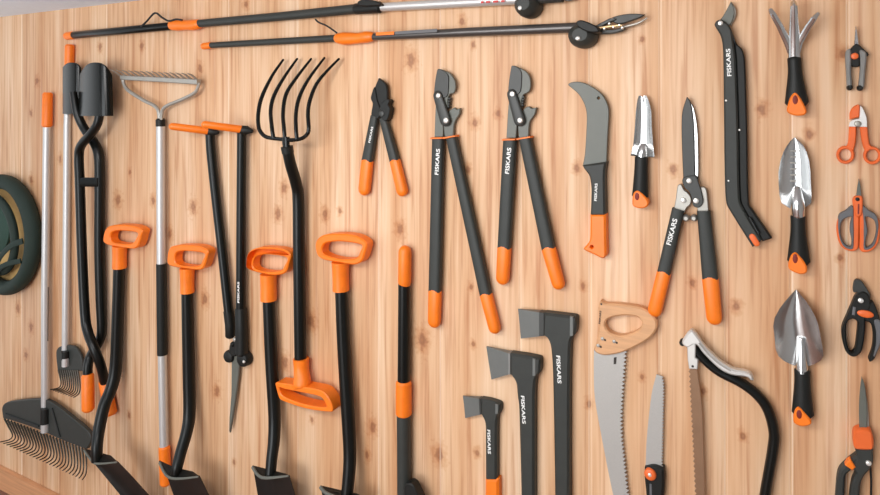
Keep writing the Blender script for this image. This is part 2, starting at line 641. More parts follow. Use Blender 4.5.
tines(t, 26, lambda u: (4.5+80.5*u, 418.5+30*u), lambda u: (12.5+74*u, 435+33*u), lambda u: (0+82.5*u, 442+37.5*u), hd)

t = Thing('shrub_rake', 'narrow black shrub rake on silver pole, behind the post hole digger', 'rake', (66, 395, 0), 'leaf rakes')
t.part('grip', MB().tube([(69.8, 46, .017, 4.4), (69.4, 66, .017, 4.4)], cap='soft', seg=16), ORANGE)
t.part('pole', MB().tube([(69.4, 66, .017, 3.2), (67.3, 125, .017, 3.3), (66.5, 250, .017, 3.4), (65.6, 352, .024, 3.4)], seg=16), ALU)
hd = t.part('head', MB().plate(cs([(56, 352), (60, 346.5), (70, 345.5), (76, 348), (81.5, 359), (82.5, 371, 1), (70, 371), (57.5, 371, 1)]), .018, .028, .002), CHAR)
t.part('collar', MB().tube([(65.6, 351, .034, 4.0), (65.6, 359, .034, 4.0)], seg=14), BLACK)
t.part('ferrule', MB().tube([(65.6, 358, .036, 3.4), (65.6, 366, .036, 3.4)], seg=14), ALU)
tines(t, 10, lambda u: (58.5+19*u, 370), lambda u: (61+19*u, 384+4.5*u), lambda u: (50.5+23*u, 389.5+8*u), hd, .0028)

# 4 ------------------------------------------------ post hole digger
t = Thing('post_hole_digger', 'black scissor-handled post hole digger, two curved blades at top, orange grips at bottom', 'post hole digger', (98, 412, 0))


def scoop(rows, hedge, depth, th=.003, n=8):
    g = []
    for (y0, xl, y1, xr) in rows:
        r = []
        for k in range(n+1):
            u = k/n
            r.append((xl+(xr-xl)*u, y0+(y1-y0)*u, hedge+depth*(1-(2*u-1)**2)))
        g.append(r)
    return MB().sheet(g, th)


def arched(xl, xr, ytop, arch, ybot, hedge, depth, n=12, flare=0):
    g = []
    for q in (0, .06, .2, .5, .8, 1):
        r = []
        for k in range(n+1):
            u = 2*k/n-1
            top = ytop + arch*abs(u)**2.6
            r.append((xl+(xr-xl)*k/n + flare*q*u, top+(ybot-top)*q, hedge+depth*(1-u*u)))
        g.append(r)
    return MB().sheet(g, .003)


t.part('blade', arched(62.6, 80.5, 62.5, 5, 114, .043, .016), GLOSS)
t.part('blade', arched(79.5, 111.4, 62.4, 12.5, 116, .058, .035, flare=1.3), GLOSS)
Apath = [(73.5, 92, .06, 3.4), (77, 112, .055, 4), (84, 128, .04, 4.2), (95, 144, .03, 4.6), (99, 156, .03, 4.8), (99.8, 180, .03, 4.8),
         (99.7, 250, .03, 4.9), (101, 300, .03, 4.8), (102, 330, .03, 4.7), (98.5, 343, .034, 4.6), (91, 355, .042, 4.5), (88, 366, .056, 4.5), (87.8, 378, .06, 4.5)]
Bpath = [(100, 110, .075, 4.2), (97.5, 124, .078, 4.3), (90, 135, .08, 4.4), (81.5, 145, .076, 4.4), (79, 156, .07, 4.4), (80, 186, .066, 4.5),
         (82, 250, .066, 4.6), (85, 313, .07, 4.6), (88, 332, .074, 4.6), (94.5, 349, .078, 4.5), (101, 366, .06, 4.5), (105, 384, .026, 4.5)]
t.part('arm', MB().tube(Apath, n=4, seg=14), SATIN)
t.part('arm', MB().tube(Bpath, n=4, seg=14), SATIN)
t.part('crossbar', MB().tube([(80, 182, .068, 4.6), (99, 182, .04, 4.6)], rt=.012, seg=8, power=5), SATIN)
t.part('grip', MB().tube([(87.8, 375.5, .06, 5.8), (88.2, 409, .06, 5.9)], cap='soft', seg=16), ORANGE)
t.part('grip', MB().tube([(104.5, 381, .026, 5.6), (111, 413, .024, 5.8)], cap='soft', seg=16), ORANGE)

# 6 ------------------------------------------------ bow rake
t = Thing('bow_rake', 'silver-headed bow rake with row of teeth, head up on silver and black pole', 'rake', (165, 484, 0))
hd = t.part('head', MB().tube([(122, 77.6, .03, 2.3), (160, 79.5, .03, 2.6), (199, 82, .03, 2.8)], seg=8, power=5), ZINC)
for i in range(14):
    u = i/13
    x, y = 121+77*u, 76.2+4.2*u
    a = W(x, y, .03)
    b_ = a + Vector((-.002, -.045, .024))
    t.part('tooth', (lambda m_: (m_.bar([a, a.lerp(b_, .6)+Vector((0, 0, .004)), b_], [.0042, .0036, .0016], None, 8), m_)[1])(MB()), ZINC, hd)
t.part('bow', MB().tube([(123, 79, .03, 1.7), (124, 84, .03, 1.7), (128.6, 90.6, .03, 1.8), (144, 100.5, .03, 1.8), (154, 105.5, .03, 1.8), (158.5, 111, .03, 1.9), (159.5, 121, .03, 2)], n=4, seg=8), ZINC)
t.part('bow', MB().tube([(199, 82.5, .03, 1.7), (198, 87, .03, 1.7), (194.5, 93, .03, 1.8), (181, 100, .03, 1.8), (168, 105.3, .03, 1.8), (162.5, 110.5, .03, 1.9), (161, 121, .03, 2)], n=4, seg=8), ZINC)
t.part('ferrule', MB().tube([(160.5, 120, .026, 4.6), (160.6, 126, .026, 4.6)], seg=16, cap='soft'), BLACK)
t.part('pole', MB().tube([(160.6, 125, .026, 4.2), (161.2, 264, .026, 4.2)], seg=16), ALU)
t.part('sleeve', MB().tube([(161.4, 263.6, .026, 5.0), (162.4, 354.5, .026, 5.0)], seg=16), BLACK)
t.part('pole', MB().tube([(162.4, 354, .026, 4.3), (164.2, 449, .026, 4.3)], seg=16), ALU, label='lower silver section of the pole')
t.part('grip', MB().tube([(164.4, 447.5, .026, 5.5), (165.6, 483, .026, 5.5)], cap='soft', seg=16), ORANGE)

# 5, 7, 10, 11 -------------------------------------- D-handled shovels
G = 'long shovels with orange D handles'


def shovel(label, outer, hole, stem, shaft, tread, blade, lip):
    t = Thing('shovel', label, 'shovel', (blade[-1][0], blade[-1][1], 0), G)
    dhandle(t, outer, hole, stem, .05, .036)
    t.part('shaft', MB().tube(shaft, n=4, seg=16), SATIN)
    g = []
    for (xl, yl, hl, xr, yr, hr, dep) in blade:
        r = []
        for k in range(9):
            u = k/8
            r.append((xl+(xr-xl)*u, yl+(yr-yl)*u, hl+(hr-hl)*u-dep*(1-(2*u-1)**2)))
        g.append(r)
    bl = t.part('blade', MB().sheet(g, .003), SHOV)
    mb = MB()
    n = len(tread)//2
    mb.sheet([[tread[0], tread[1], tread[2]], [tread[3], tread[4], tread[5]]], .004)
    t.part('tread', mb, BLACK, bl)
    t.part('lip', MB().tube(lip, seg=8, metres=True, n=3), COATG, bl)
    return t


shovel('leftmost black shovel with orange D handle, overlapping post hole digger grips',
       [(102.8, 240), (105.3, 229), (112, 225.5), (122, 225), (134, 226.3), (141.5, 230.5), (140.5, 237), (137.5, 246), (133, 248.8), (120, 247.5), (106, 244.5)],
       [(110.5, 234), (115, 231.2), (123, 230.8), (137, 233), (135.2, 239), (131.5, 243.6), (121, 244), (111, 241.5)],
       [(119.8, 246, .03, 7), (119.6, 256, .03, 6.6), (119.5, 268, .03, 6.7)],
       [(119.5, 264, .03, 5.5), (118, 310, .032, 5.5), (116, 365, .04, 5.8), (111.5, 388, .06, 5.8), (104.5, 405, .09, 5.7), (99, 430, .12, 5.6), (97, 447, .14, 5.4), (97, 461, .145, 5.2)],
       [(83, 449, .145), (95, 452, .13), (110, 456, .11), (92, 462, .155), (98, 464.5, .157), (117, 462.5, .14)],
       [(92.5, 461.5, .155, 117, 461.5, .14, .004), (107, 479, .13, 131, 476, .11, .012), (126, 502, .095, 149, 496, .075, .014), (146, 526, .055, 163, 518, .04, .01), (160, 542, .02, 168, 537, .014, .003)],
       [(84, 450, .147, .004), (92, 461, .157, .004), (98, 463.8, .159, .004), (117, 462.2, .142, .003)])
shovel('second black shovel from left, orange D handle, in front of the bow rake foot',
       [(166.8, 261.5), (168.6, 249), (175.7, 245.6), (188, 245.4), (200, 246.6), (207.5, 251), (206.5, 258), (203.5, 267), (199, 270), (187, 269), (170, 266)],
       [(175, 254.5), (180, 251.5), (189, 251.2), (203.5, 253.6), (202.2, 260), (198.6, 265.8), (187, 266.6), (175.6, 263.6)],
       [(187.2, 268, .03, 7.4), (187.3, 280, .03, 6.7), (187.4, 292.5, .03, 6.8)],
       [(187.3, 288, .03, 5.7), (188, 330, .03, 5.8), (189, 375, .034, 6), (189.5, 412, .045, 6), (187, 431, .065, 5.8), (181, 452, .095, 5.6), (177.5, 466, .115, 5.4), (176, 474, .12, 5.2)],
       [(158.7, 461, .125), (174, 468, .11), (192, 472, .085), (167, 476, .135), (175, 480, .136), (199, 477, .115)],
       [(167, 476, .135, 199, 476, .115, .004), (173, 494, .12, 207, 492, .098, .014), (184, 525, .085, 220, 520, .06, .016), (196, 555, .045, 226, 548, .03, .012), (212, 575, .012, 224, 571, .01, .003)],
       [(159.5, 462.5, .127, .0045), (166, 475, .137, .0045), (176, 478.8, .139, .0045), (198.5, 476.8, .117, .003)])
shovel('third black shovel from left, orange D handle tucked beside the garden fork shaft',
       [(245.5, 266), (247.5, 253.5), (257, 248), (271, 247.7), (284, 250), (290, 255), (288.5, 263), (285.5, 272), (279, 275), (268, 275), (249, 270)],
       [(252.6, 261), (256.5, 256), (268, 254.6), (286, 257.6), (284, 265.5), (280, 271), (267, 272.2), (254, 269)],
       [(268.4, 274, .03, 8.4), (268.5, 286, .03, 8), (268.6, 300, .03, 8.2)],
       [(268.6, 296, .03, 6), (270, 330, .03, 6.2), (272, 370, .032, 6.4), (274.5, 415, .04, 6.2), (274, 440, .055, 6), (272, 457, .072, 5.6), (270.5, 474, .085, 5.4)],
       [(252, 466, .095), (268, 470, .08), (284, 474, .06), (257, 474, .105), (266, 479, .105), (289, 476, .085)],
       [(253.5, 470, .105, 289, 475.5, .085, .012), (257.5, 494, .095, 294.5, 494, .075, .016), (265, 525, .075, 303, 523, .055, .016), (274, 560, .04, 308, 557, .03, .012), (288, 580, .012, 302, 577, .01, .003)],
       [(252.5, 467, .1, .005), (258, 475, .108, .005), (266, 478, .108, .005), (288.5, 476, .087, .003)])
shovel('rightmost black shovel with the highest-hung wide orange D handle, right of the fork',
       [(315, 248.5), (317, 239.5), (325, 234.8), (344, 234), (358, 237), (366, 243), (365.5, 250), (361.5, 261), (354, 264.8), (340, 263), (320, 258.5)],
       [(322, 247.5), (326, 243), (341, 241.6), (361, 245), (360, 251), (355, 258.6), (338, 259), (323, 254)],
       [(340.5, 262, .03, 9), (340.6, 276, .03, 8.2), (341, 290.5, .03, 8.4)],
       [(341.4, 287, .03, 6.4), (343, 330, .03, 6.6), (345.5, 375, .032, 6.8), (348.3, 420, .038, 6.8), (349.8, 450, .045, 6.6), (349.3, 470, .055, 6.4), (347, 494, .07, 6)],
       [(320, 486, .085), (337, 490, .065), (356, 494, .045), (322, 491, .095), (338, 500, .095), (362, 497, .07)],
       [(321, 489, .095, 362, 497, .07, .012), (326, 515, .085, 368, 517, .06, .016), (335, 550, .06, 374, 547, .045, .014), (352, 590, .012, 366, 588, .01, .003)],
       [(320.5, 487, .09, .0055), (326, 493, .097, .0055), (340, 498, .096, .005), (361.5, 497, .072, .003)])

# 8 ------------------------------------------------ long handled lawn shears
t = Thing('lawn_shears', 'long-handled lawn shears, twin black rods with orange T grips above a grey spike blade', 'lawn shears', (230, 433, 0))
t.part('grip', MB().tube([(172.5, 126.4, .12, 3.6), (209, 131, .035, 3.9)], cap='round', seg=14), ORANGE)
t.part('grip', MB().tube([(205, 124.5, .12, 3.6), (242, 129.5, .035, 3.9)], cap='round', seg=14), ORANGE)
t.part('elbow', MB().tube([(207, 130.8, .036, 4.3), (213, 131.5, .028, 4.6), (217, 132.5, .022, 2.4)], seg=14, cap='round'), BLACK)
t.part('elbow', MB().tube([(240, 129.6, .036, 4.3), (247, 130.3, .028, 4.6), (251, 131, .022, 2.4)], seg=14, cap='round'), BLACK)
t.part('rod', MB().tube([(210, 131, .026, 4.6), (211, 150, .026, 4.7), (214.6, 185, .026, 4.7), (221.5, 245, .026, 4.7), (228.8, 312, .026, 4.7)], n=3, seg=14), SATIN)
rd = t.part('rod', MB().tube([(241.8, 130, .026, 4.6), (241.2, 200, .026, 4.6), (240.8, 312, .026, 4.8)], seg=14), SATIN)
t.part('lettering', MB().text('FISKARS', 239.4, 303, 239.4, 282, 2.6, .0432), WHITE, rd)
mb = MB().tube([(240.9, 309, .026, 5.4), (241.6, 330, .026, 5.7), (241.8, 353, .026, 5.9)], seg=14, power=2.6, cap='soft')
mb.disc(240.5, 360.5, 7.6, .004, .036)
mb.tube([(228.6, 311, .024, 4.8), (230.3, 325, .024, 4.8), (230.2, 336, .022, 4.4)], seg=14, power=2.6, cap='soft')
mb.disc(226.6, 357.6, 6.6, .004, .034, ry=6.2)
mb.plate(cs([(229, 346), (233.5, 342), (237, 346), (236.5, 355), (230, 356)]), .008, .03, .003)
mb.disc(231, 345, 2.6, .01, .036)
bd = t.part('mechanism', mb, BLACK)
mb = MB().disc(233.6, 340, 2.2, .02, .034)
t.part('spring', mb, ZINC, bd)
rivet(t, bd, 243.2, 362, 1.4, .033, .038)
t.part('blade', MB().plate([(231.5, 356), (239.5, 356), (238.2, 375), (235, 400), (232.3, 418), (229.6, 433), (228.8, 430), (229.2, 417), (231, 395)], .012, .02, .002), COATG)

# 9 ------------------------------------------------ garden fork
t = Thing('garden_fork', 'garden fork hung upside down, five curved black tines at top, orange D handle at bottom', 'garden fork', (305, 410, 0))
TIN = [[(283, 60), (272, 76), (261.8, 97), (258.3, 113), (258.5, 126), (261.5, 133), (268, 137.5), (284, 139.5)],
       [(297, 59), (285, 76), (274.5, 94.5), (270.7, 110), (272, 128), (273.5, 137.5)],
       [(311, 59), (295.5, 79), (286, 94.5), (283, 113), (284, 128), (285, 140)],
       [(324.3, 58), (308.6, 79), (299.4, 97), (296, 113), (296, 129), (297, 139.5)],
       [(338.8, 59), (327, 71), (316.5, 84), (310, 100), (308, 113), (308.7, 128), (307, 134.5), (300, 139), (286, 140.3)]]
for q in TIN:
    ys = [max(0, min(1, (p[1]-58)/70)) for p in q]
    t.part('tine', MB().tube([(p[0], p[1], .02+.075*y**.8, 1.2+.85*min(1, y*2)) for p, y in zip(q, ys)], n=5, seg=8, cap='round'), GLOSS)
t.part('socket', MB().tube([(285.5, 137, .095, 5), (286.3, 147, .093, 4.0)], seg=12, rt=.009), GLOSS)
t.part('collar', MB().tube([(286.8, 146.5, .092, 6.2), (288, 153, .088, 6.0)], seg=16), BLACK)
t.part('shaft', MB().tube([(287.5, 150, .09, 5.6), (290.5, 164, .075, 5.7), (296, 183, .045, 5.8), (298.4, 200, .031, 5.9), (299, 260, .03, 6), (300.5, 362, .03, 6)], n=4, seg=16), SATIN)
mb = MB().plate(cs([(275, 384), (276.5, 382.6), (300, 386.5), (321, 391), (329, 399), (332.5, 409), (331, 412.2), (306, 409), (281, 400.5), (278, 396)]), .014, .06, .003,
                holes=[cs([(278.8, 388), (285, 389.6), (303, 393), (320, 397), (324.5, 402.5), (325.3, 407.5), (304, 404.5), (283, 396.5)])])
mb.tube([(301, 358.5, .03, 8.2), (301.5, 370, .032, 7.6), (302.5, 384, .04, 9), (302.5, 389, .045, 8)], n=3, seg=16)
t.part('handle', mb, ORANGE)

# 12 / 13 ------------------------------------------- pole pruners along the top
t = Thing('pole_pruner', 'longer telescopic pole pruner, topmost tool with black-to-silver pole below ceiling', 'pole pruner', (300, 20, 0), 'pole pruners along the top')
t.part('end_cap', MB().tube([(67.5, 36, .026, 4), (73, 35.4, .026, 4)], cap='round', seg=14), ORANGE)
t.part('pole', MB().tube([(72, 35.4, .026, 3.6), (172, 26, .026, 4)], seg=14, cap='soft'), SATIN)
gp = t.part('grip', MB().tube([(171.5, 25.5, .026, 4.6), (177, 25, .026, 5.8), (186, 25.2, .026, 4.9), (194, 25, .026, 5.4), (199, 24, .026, 4.8)], n=3, seg=16, cap='soft'), ORANGE)
t.part('pull_cord', MB().tube([(141, 27, .04, 1), (147, 21, .045, 1), (155, 13, .045, 1), (162, 17.5, .045, 1), (169, 21, .045, 1), (176, 19.3, .045, 1), (182, 20, .045, 1)], n=4, seg=8), CORD)
t.part('pole', MB().tube([(198, 23.7, .026, 3.9), (280, 16.5, .026, 4.4), (360, 8.6, .026, 5)], seg=14), CHAR, label='dark middle section of the pole')
mb = MB().tube([(356, 9, .027, 5.6), (380, 7.3, .027, 6)], seg=16, cap='soft')
mb.plate(cs([(357, 2), (364, -1), (376, 1), (381, 5), (372, 6), (360, 6)]), .03, .056, .003)
t.part('clamp', mb, BLACK)
ap = t.part('pole', MB().tube([(378, 7.4, .026, 4.3), (520, -.5, .026, 5)], seg=16), ALU, label='silver upper section of the pole')
for x0, x1 in ((481, 483.5), (486, 490), (493, 498), (501, 504.5)):
    t.part('marking', MB().tube([(x0, 2.4-(x0-480)*.055, .0455, 1.1), (x1, 2.1-(x0-480)*.055, .0455, 1.1)], rt=.0008, seg=8), RED, ap)
pw = t.part('pulley_housing', MB().disc(523, 3.6, 13, .005, .07, ry=12.5, dome=.6, seg=28), CHAR)
t.part('hub', MB().disc(519.5, 7.8, 2.4, .06, .072), RIVET, pw)
t.part('head_arm', MB().tube([(534, -1, .03, 5.5), (563, -2.5, .03, 5)], seg=10), DARKST)
t.part('blade', MB().plate(cs([(560, -6), (574, -16), (592, -22), (600, -20, 1), (585, -8), (568, 1)]), .02, .028, .002), COATG)

t = Thing('pole_pruner', 'shorter pole pruner just below the topmost one, hooked cutting head at right', 'pole pruner', (400, 45, 0), 'pole pruners along the top')
t.part('end_cap', MB().tube([(204, 46.2, .022, 3.4), (210, 45.4, .022, 3.4)], cap='round', seg=14), ORANGE)
t.part('pole', MB().tube([(209, 45.4, .022, 2.9), (340, 38, .022, 3.6)], seg=14), CHAR)
t.part('grip', MB().tube([(337, 38.3, .024, 4.8), (345, 38.6, .024, 6.4), (358, 38.2, .024, 5.4), (367, 37, .024, 5.8), (372.5, 36.6, .024, 4.6)], n=3, seg=16, cap='soft'), ORANGE)
t.part('pull_cord', MB().tube([(315.5, 19.5, .03, .9), (319, 22.5, .04, .9), (327, 26, .048, .9), (337, 33, .042, .9)], n=4, seg=8), CORD)
up = t.part('pole', MB().tube([(371, 37, .024, 3.5), (470, 32, .024, 4.6), (580, 27.4, .024, 5.2)], seg=16), mat('dark_anodised_pole', (84, 80, 78), .3, metal=.5), label='upper dark metal pole section')
t.part('marking', MB().tube([(376, 34, .0415, 1.7), (394, 33, .043, 1.7)], rt=.0008, seg=8), ORANGE, up)
t.part('marking', MB().tube([(395, 33, .043, 1.6), (437, 30.4, .0455, 1.8)], rt=.0008, seg=8), MIDG, up)
pw = t.part('pulley_housing', MB().disc(579.5, 34.6, 15, .005, .052, ry=12.8, dome=.65, seg=28, rot=-.15), CHAR)
t.part('hub', MB().disc(577.6, 38.2, 2.6, .046, .057, ry=2.2), RIVET, pw)
t.part('bracket', MB().plate(cs([(576, 22), (581, 20), (590, 23), (597, 27), (598, 32), (588, 32), (578, 27)]), .03, .068, .003), BLACK)
mb = MB()
mb.plate(cs([(594, 27), (603, 21.5), (612, 17.5), (616, 19.5), (606, 24), (598, 29)]), .02, .034, .002)
mb.plate(cs([(596, 29), (612, 29.5), (623, 27), (624, 30), (613, 33.3), (598, 33.6)]), .014, .03, .002)
ar = t.part('head_arm', mb, DARKST)
t.part('chain', MB().tube([(590, 28.5, .036, 1.3), (600, 28, .036, 1.5), (610, 26.5, .036, 1.5), (622, 25.5, .036, 1.3)], n=3, seg=8), mat('brassy_chain', (176, 150, 110), .35, metal=.6), ar)
mb = MB()
for x, y in ((604, 28.5), (613, 26.8), (619, 25), (622, 27.6), (609, 23.4)):
    mb.disc(x, y, 1.4, .03, .04)
t.part('pin', mb, RIVET, ar)
t.part('blade', MB().plate(cs([(611, 18), (623, 14.4), (635, 13.6), (645, 14.4, 1), (640, 17.6), (632, 20.4), (622, 23.5), (615, 23)]), .02, .03, .002), DARKST)
t.part('hook', MB().tube([(621, 27.5, .018, 1.5), (630, 25.5, .018, 1.4), (639, 22.8, .018, 1.2), (647, 18, .018, .7)], n=3, seg=8), ZINC)

# 14 ------------------------------------------------ stand-up weeder
t = Thing('stand_up_weeder', 'straight black stand-up weeder with orange cap and orange sliding sleeve', 'weeder', (404, 495, 0))
t.part('grip', MB().tube([(405, 252, .024, 6.6), (404.6, 282, .024, 6.7)], cap='round', seg=18), ORANGE)
t.part('shaft', MB().tube([(404.3, 281.5, .024, 6.1), (403.7, 384, .024, 6.3)], seg=18), SATIN)
t.part('sleeve', MB().tube([(403.7, 382.8, .024, 8), (403.7, 413.5, .024, 8.1)], seg=18, cap='soft'), ORANGE)
t.part('lower_tube', MB().tube([(403.7, 413, .024, 7), (404.5, 530, .024, 7.1)], seg=18), CHAR)
t.part('foot_pedal', MB().plate(cs([(404, 487), (408, 483.5), (413, 486), (418, 496), (424, 512), (416, 514), (405, 512)]), .03, .06, .003), BLACK)
t.part('claw', MB().tube([(404, 528, .024, 4), (402, 560, .02, 1.2)], seg=8), ZINC)


# 15-17 --------------------------------------------- loppers
def arm(t, top, bot, end, rt, h, m=CHAR, lab=None):
    """top/bot/end: (xl, xr, y) edges of handle and its orange grip"""
    c1, c2, c3 = ((top[0]+top[1])/2, top[2]), ((bot[0]+bot[1])/2, bot[2]), ((end[0]+end[1])/2, end[2])
    ang = math.cos(math.atan2(abs(c3[0]-c1[0]), abs(c3[1]-c1[1])))
    r1, r2, r3 = [(q[1]-q[0])/2*ang for q in (top, bot, end)]
    a = t.part('arm', MB().tube([(c1[0], c1[1], h, r1), (c2[0], c2[1], h, r2)], rt=rt, seg=16, power=3.2), m)
    k = (end[1]-end[0])/2
    g = t.part('grip', MB().tube([(c2[0], c2[1], h, r2+.3), (c3[0], c3[1]-k*.9, h, r3)], rt=[rt*1.1]*2, seg=16, power=2.6, cap='round'), ORANGE)
    return a


t = Thing('lopper', 'smallest black lopper with short orange grips and an all-black head', 'loppers', (383, 196, 0), 'loppers')
al = arm(t, (371, 379.5, 116), (361.3, 373.5, 161.5), (358, 371, 195), .013, .016)
ar_ = arm(t, (379.5, 388, 118), (389.8, 400.6, 161.5), (396, 408.6, 196), .013, .016)
t.part('lettering', MB().text('FISKARS', 370.2, 143, 373.4, 127, 2.4, .0302), WHITE, al)
mb = MB()
mb.plate(cs([(378.4, 78, 1), (382.5, 81), (386.3, 86), (387.2, 97), (386, 104), (380, 108), (375, 106), (374.2, 90)]), .012, .022, .002)
mb.plate(cs([(374.4, 87), (371, 95), (370.6, 99), (372.4, 104), (371, 116), (377, 119), (381, 112), (377, 100)]), .006, .026, .002)
mb.plate(cs([(386.5, 99), (389.3, 101), (388, 105), (390, 109), (387, 120), (382, 120), (379, 112), (381, 104)]), .006, .03, .002)
hd = t.part('head', mb, BLACK)
rivet(t, hd, 381, 113.7, 3.3, .024, .033, 'pivot', DARKST)


def gear_lopper(label, dx, dy, piv1, piv2, blade, hook, lp, rp, link, L, R, col, txt):
    t = Thing('lopper', label, 'loppers', ((L[2][0]+R[2][1])/2, R[2][2], 0), 'loppers')
    al = arm(t, *L, .014, .018)
    arm(t, *R, .014, .018)
    t.part('lettering', MB().text('FISKARS', *txt, .0325), WHITE, al)
    lb = t.part('blade', MB().plate(cs(blade), .012, .019, .0015), COATG, label='grey coated cutting blade')
    # darker back of the blade
    xb = [(blade[0][0]-.2, blade[0][1]), (blade[1][0], blade[1][1]), (blade[1][0]+6, blade[1][1]+5), (blade[1][0]+6.5, blade[1][1]+16), (blade[1][0]+4.5, blade[1][1]+27), (piv1[0]-3.4, piv1[1]+1)]
    t.part('blade_back', MB().plate(cs(xb), .012, .0225, .001), DARKST, lb)
    mb = MB()
    for k in range(4):
        x, y = piv1[0]+11.2-.3*k, piv1[1]+3+2.7*k
        mb.disc(x, y, 1.5, .008, .018)
    t.part('gear_teeth', mb, DARKST, lb)
    t.part('hook', MB().plate(cs(hook), .006, .017, .0015), COATG)
    t.part('side_plate', MB().plate(cs(lp), .006, .02, .0015), COATG)
    lk = t.part('link', MB().tube([(piv1[0], piv1[1], .024, 5.0), (piv2[0], piv2[1], .024, 6.0)], rt=.006, seg=20, power=2.6, cap='round'), DARKST)
    rivet(t, lk, piv1[0], piv1[1], 2.6, .028, .034, 'pivot')
    rivet(t, lk, piv2[0], piv2[1], 2.8, .028, .034, 'pivot')
    for c_ in col:
        t.part('collar', MB().tube([(c_[0], c_[1], .018, 1.0), (c_[2], c_[3], .018, 1.0)], rt=.0155, seg=12, power=4), ORANGE)
    return t


gear_lopper('longest black lopper with orange grips, hanging second from left of three loppers', 0, 0, (437.8, 95.6), (445.4, 120.5),
            [(437.3, 70, 1), (441.8, 69.8), (449.5, 73.2), (454.3, 80), (455.5, 87), (453.8, 92.6), (449.5, 94.5), (447.5, 100), (447, 108), (441, 110), (434.8, 99), (435.3, 93)],
            [(448, 112), (451.6, 109), (454.3, 107.5, 1), (456.5, 109.5), (460, 108, 1), (459, 114.5), (455.5, 120), (453.6, 126), (453, 137, 1), (444.5, 137, 1), (443.6, 122)],
            [(436, 100), (434.3, 137, 1), (443, 137, 1), (443, 118), (440, 106)], None, None,
            ((432.2, 445, 139), (428.6, 441.6, 291.5), (427.8, 441, 327)), ((446.2, 457.6, 138), (479.8, 492.6, 295), (488.4, 501, 333)),
            [(432.6, 138.2, 444.4, 137.8), (445, 138, 457.2, 135.8)], (438.4, 175, 440, 149, 4.2))
gear_lopper('black lopper with orange grips hanging immediately left of the curved billhook', 0, 0, (511.8, 94), (519.6, 120.4),
            [(511.5, 66.4, 1), (514.8, 66), (524.5, 70.5), (529, 75.6), (530.5, 82), (530, 89.5), (527, 92.8), (523.3, 94.8), (521.3, 101), (521, 108), (514, 110), (508.6, 98), (509.2, 90)],
            [(522, 112), (525.5, 107.6), (529, 106.3, 1), (531.2, 108.3), (536.3, 107.4, 1), (534.5, 114.5), (530, 121), (528.7, 128), (528.3, 138, 1), (518.6, 138, 1), (518, 122)],
            [(509, 100), (506.2, 138, 1), (515.8, 138, 1), (517, 118), (513, 106)], None, None,
            ((503.2, 517.4, 140), (497.6, 511.2, 248.3), (496, 509.5, 284)), ((519, 532, 138.5), (541.6, 556, 249), (551.6, 565, 289)),
            [(503.8, 139.7, 516.8, 139.2), (518.4, 139, 531.8, 136.8)], (509, 174, 511.4, 148, 4.4))

# 18 ------------------------------------------------ billhook
t = Thing('billhook', 'billhook with forward-curved grey blade and black and orange handle', 'billhook', (597, 258, 0))
t.part('blade', MB().plate(cs([(568, 84.5), (572.8, 82), (583, 82.6), (595, 88.6), (603, 95.8), (607.6, 105), (608.8, 114), (607.6, 135), (606.5, 164, 1), (582.5, 166, 1), (584.8, 154), (586.3, 130), (586.6, 115), (584.6, 105), (579.2, 95), (572, 88.2)]),
                        .012, .018, .0015, holes=[cs([(597.1, 98), (598.5, 96.6), (599.9, 98), (598.5, 99.4)])]), COATG)
hn = t.part('handle', MB().plate(cs([(582, 165.5, 1), (606.2, 161.8, 1), (604.6, 173), (604.8, 195), (605.2, 216, 1), (590.2, 216, 1), (591, 195), (590.8, 186), (589, 176), (584, 169)]), .001, .03, .005), CHAR)
t.part('lettering', MB().text('FISKARS', 596.8, 201, 597.6, 183.5, 2.7, .0302), WHITE, hn)
t.part('grip', MB().plate(cs([(590, 214.4, 1), (605.4, 214.4, 1), (605.8, 240), (605.8, 255), (602.5, 258.6), (593, 254.5), (583.4, 249.6), (586.5, 245), (589.5, 240), (590, 228)]), 0, .031, .005,
                       holes=[cs([(590.4, 247), (591.7, 245.6), (593, 247), (591.7, 248.4)])]), ORANGE)


# 19, 21-23 ----------------------------------------- hand tools with black handles and an orange hanging end
def hand_grip(t, p0, p1, hole, tipside, h=.018, tongue=None):
    """p0/p1: (xl, xr, y)"""
    c0, c1 = (p0[0]+p0[1])/2, (p1[0]+p1[1])/2
    r0, r1 = (p0[1]-p0[0])/2, (p1[1]-p1[0])/2
    y0, y1 = p0[2], p1[2]
    pts = [(c0, y0, h, r0), (c0+(c1-c0)*.3, y0+(y1-y0)*.3, h, r0*.96+r1*.04), (c0+(c1-c0)*.7, y0+(y1-y0)*.7, h, r0*.35+r1*.65), (c1, y1-r1*.5, h, r1)]
    hn = t.part('handle', MB().tube(pts, rt=[.013, .014, .0155, .0155], n=4, seg=18, cap='soft'), BLACK)
    T = tongue or [(c1-r1*.95, y1-r1*.35), (c1-r1*.62, y1-r1*1.5), (c1, y1-r1*2.0), (c1+r1*.5, y1-r1*1.5), (c1+r1*.95, y1-r1*.1), (c1+r1*.62, y1+r1*.42), (c1-r1*.55, y1+r1*.3)]
    hx, hy, ha, hb = hole
    t.part('hanging_end', MB().plate(cs(T), .012, h+.0175, .003), ORANGE, hn)
    t.part('hang_hole', MB().disc(hx, hy, ha, h+.01, h+.0183, ry=hb, dome=.1), REDHOLE, hn)
    return hn


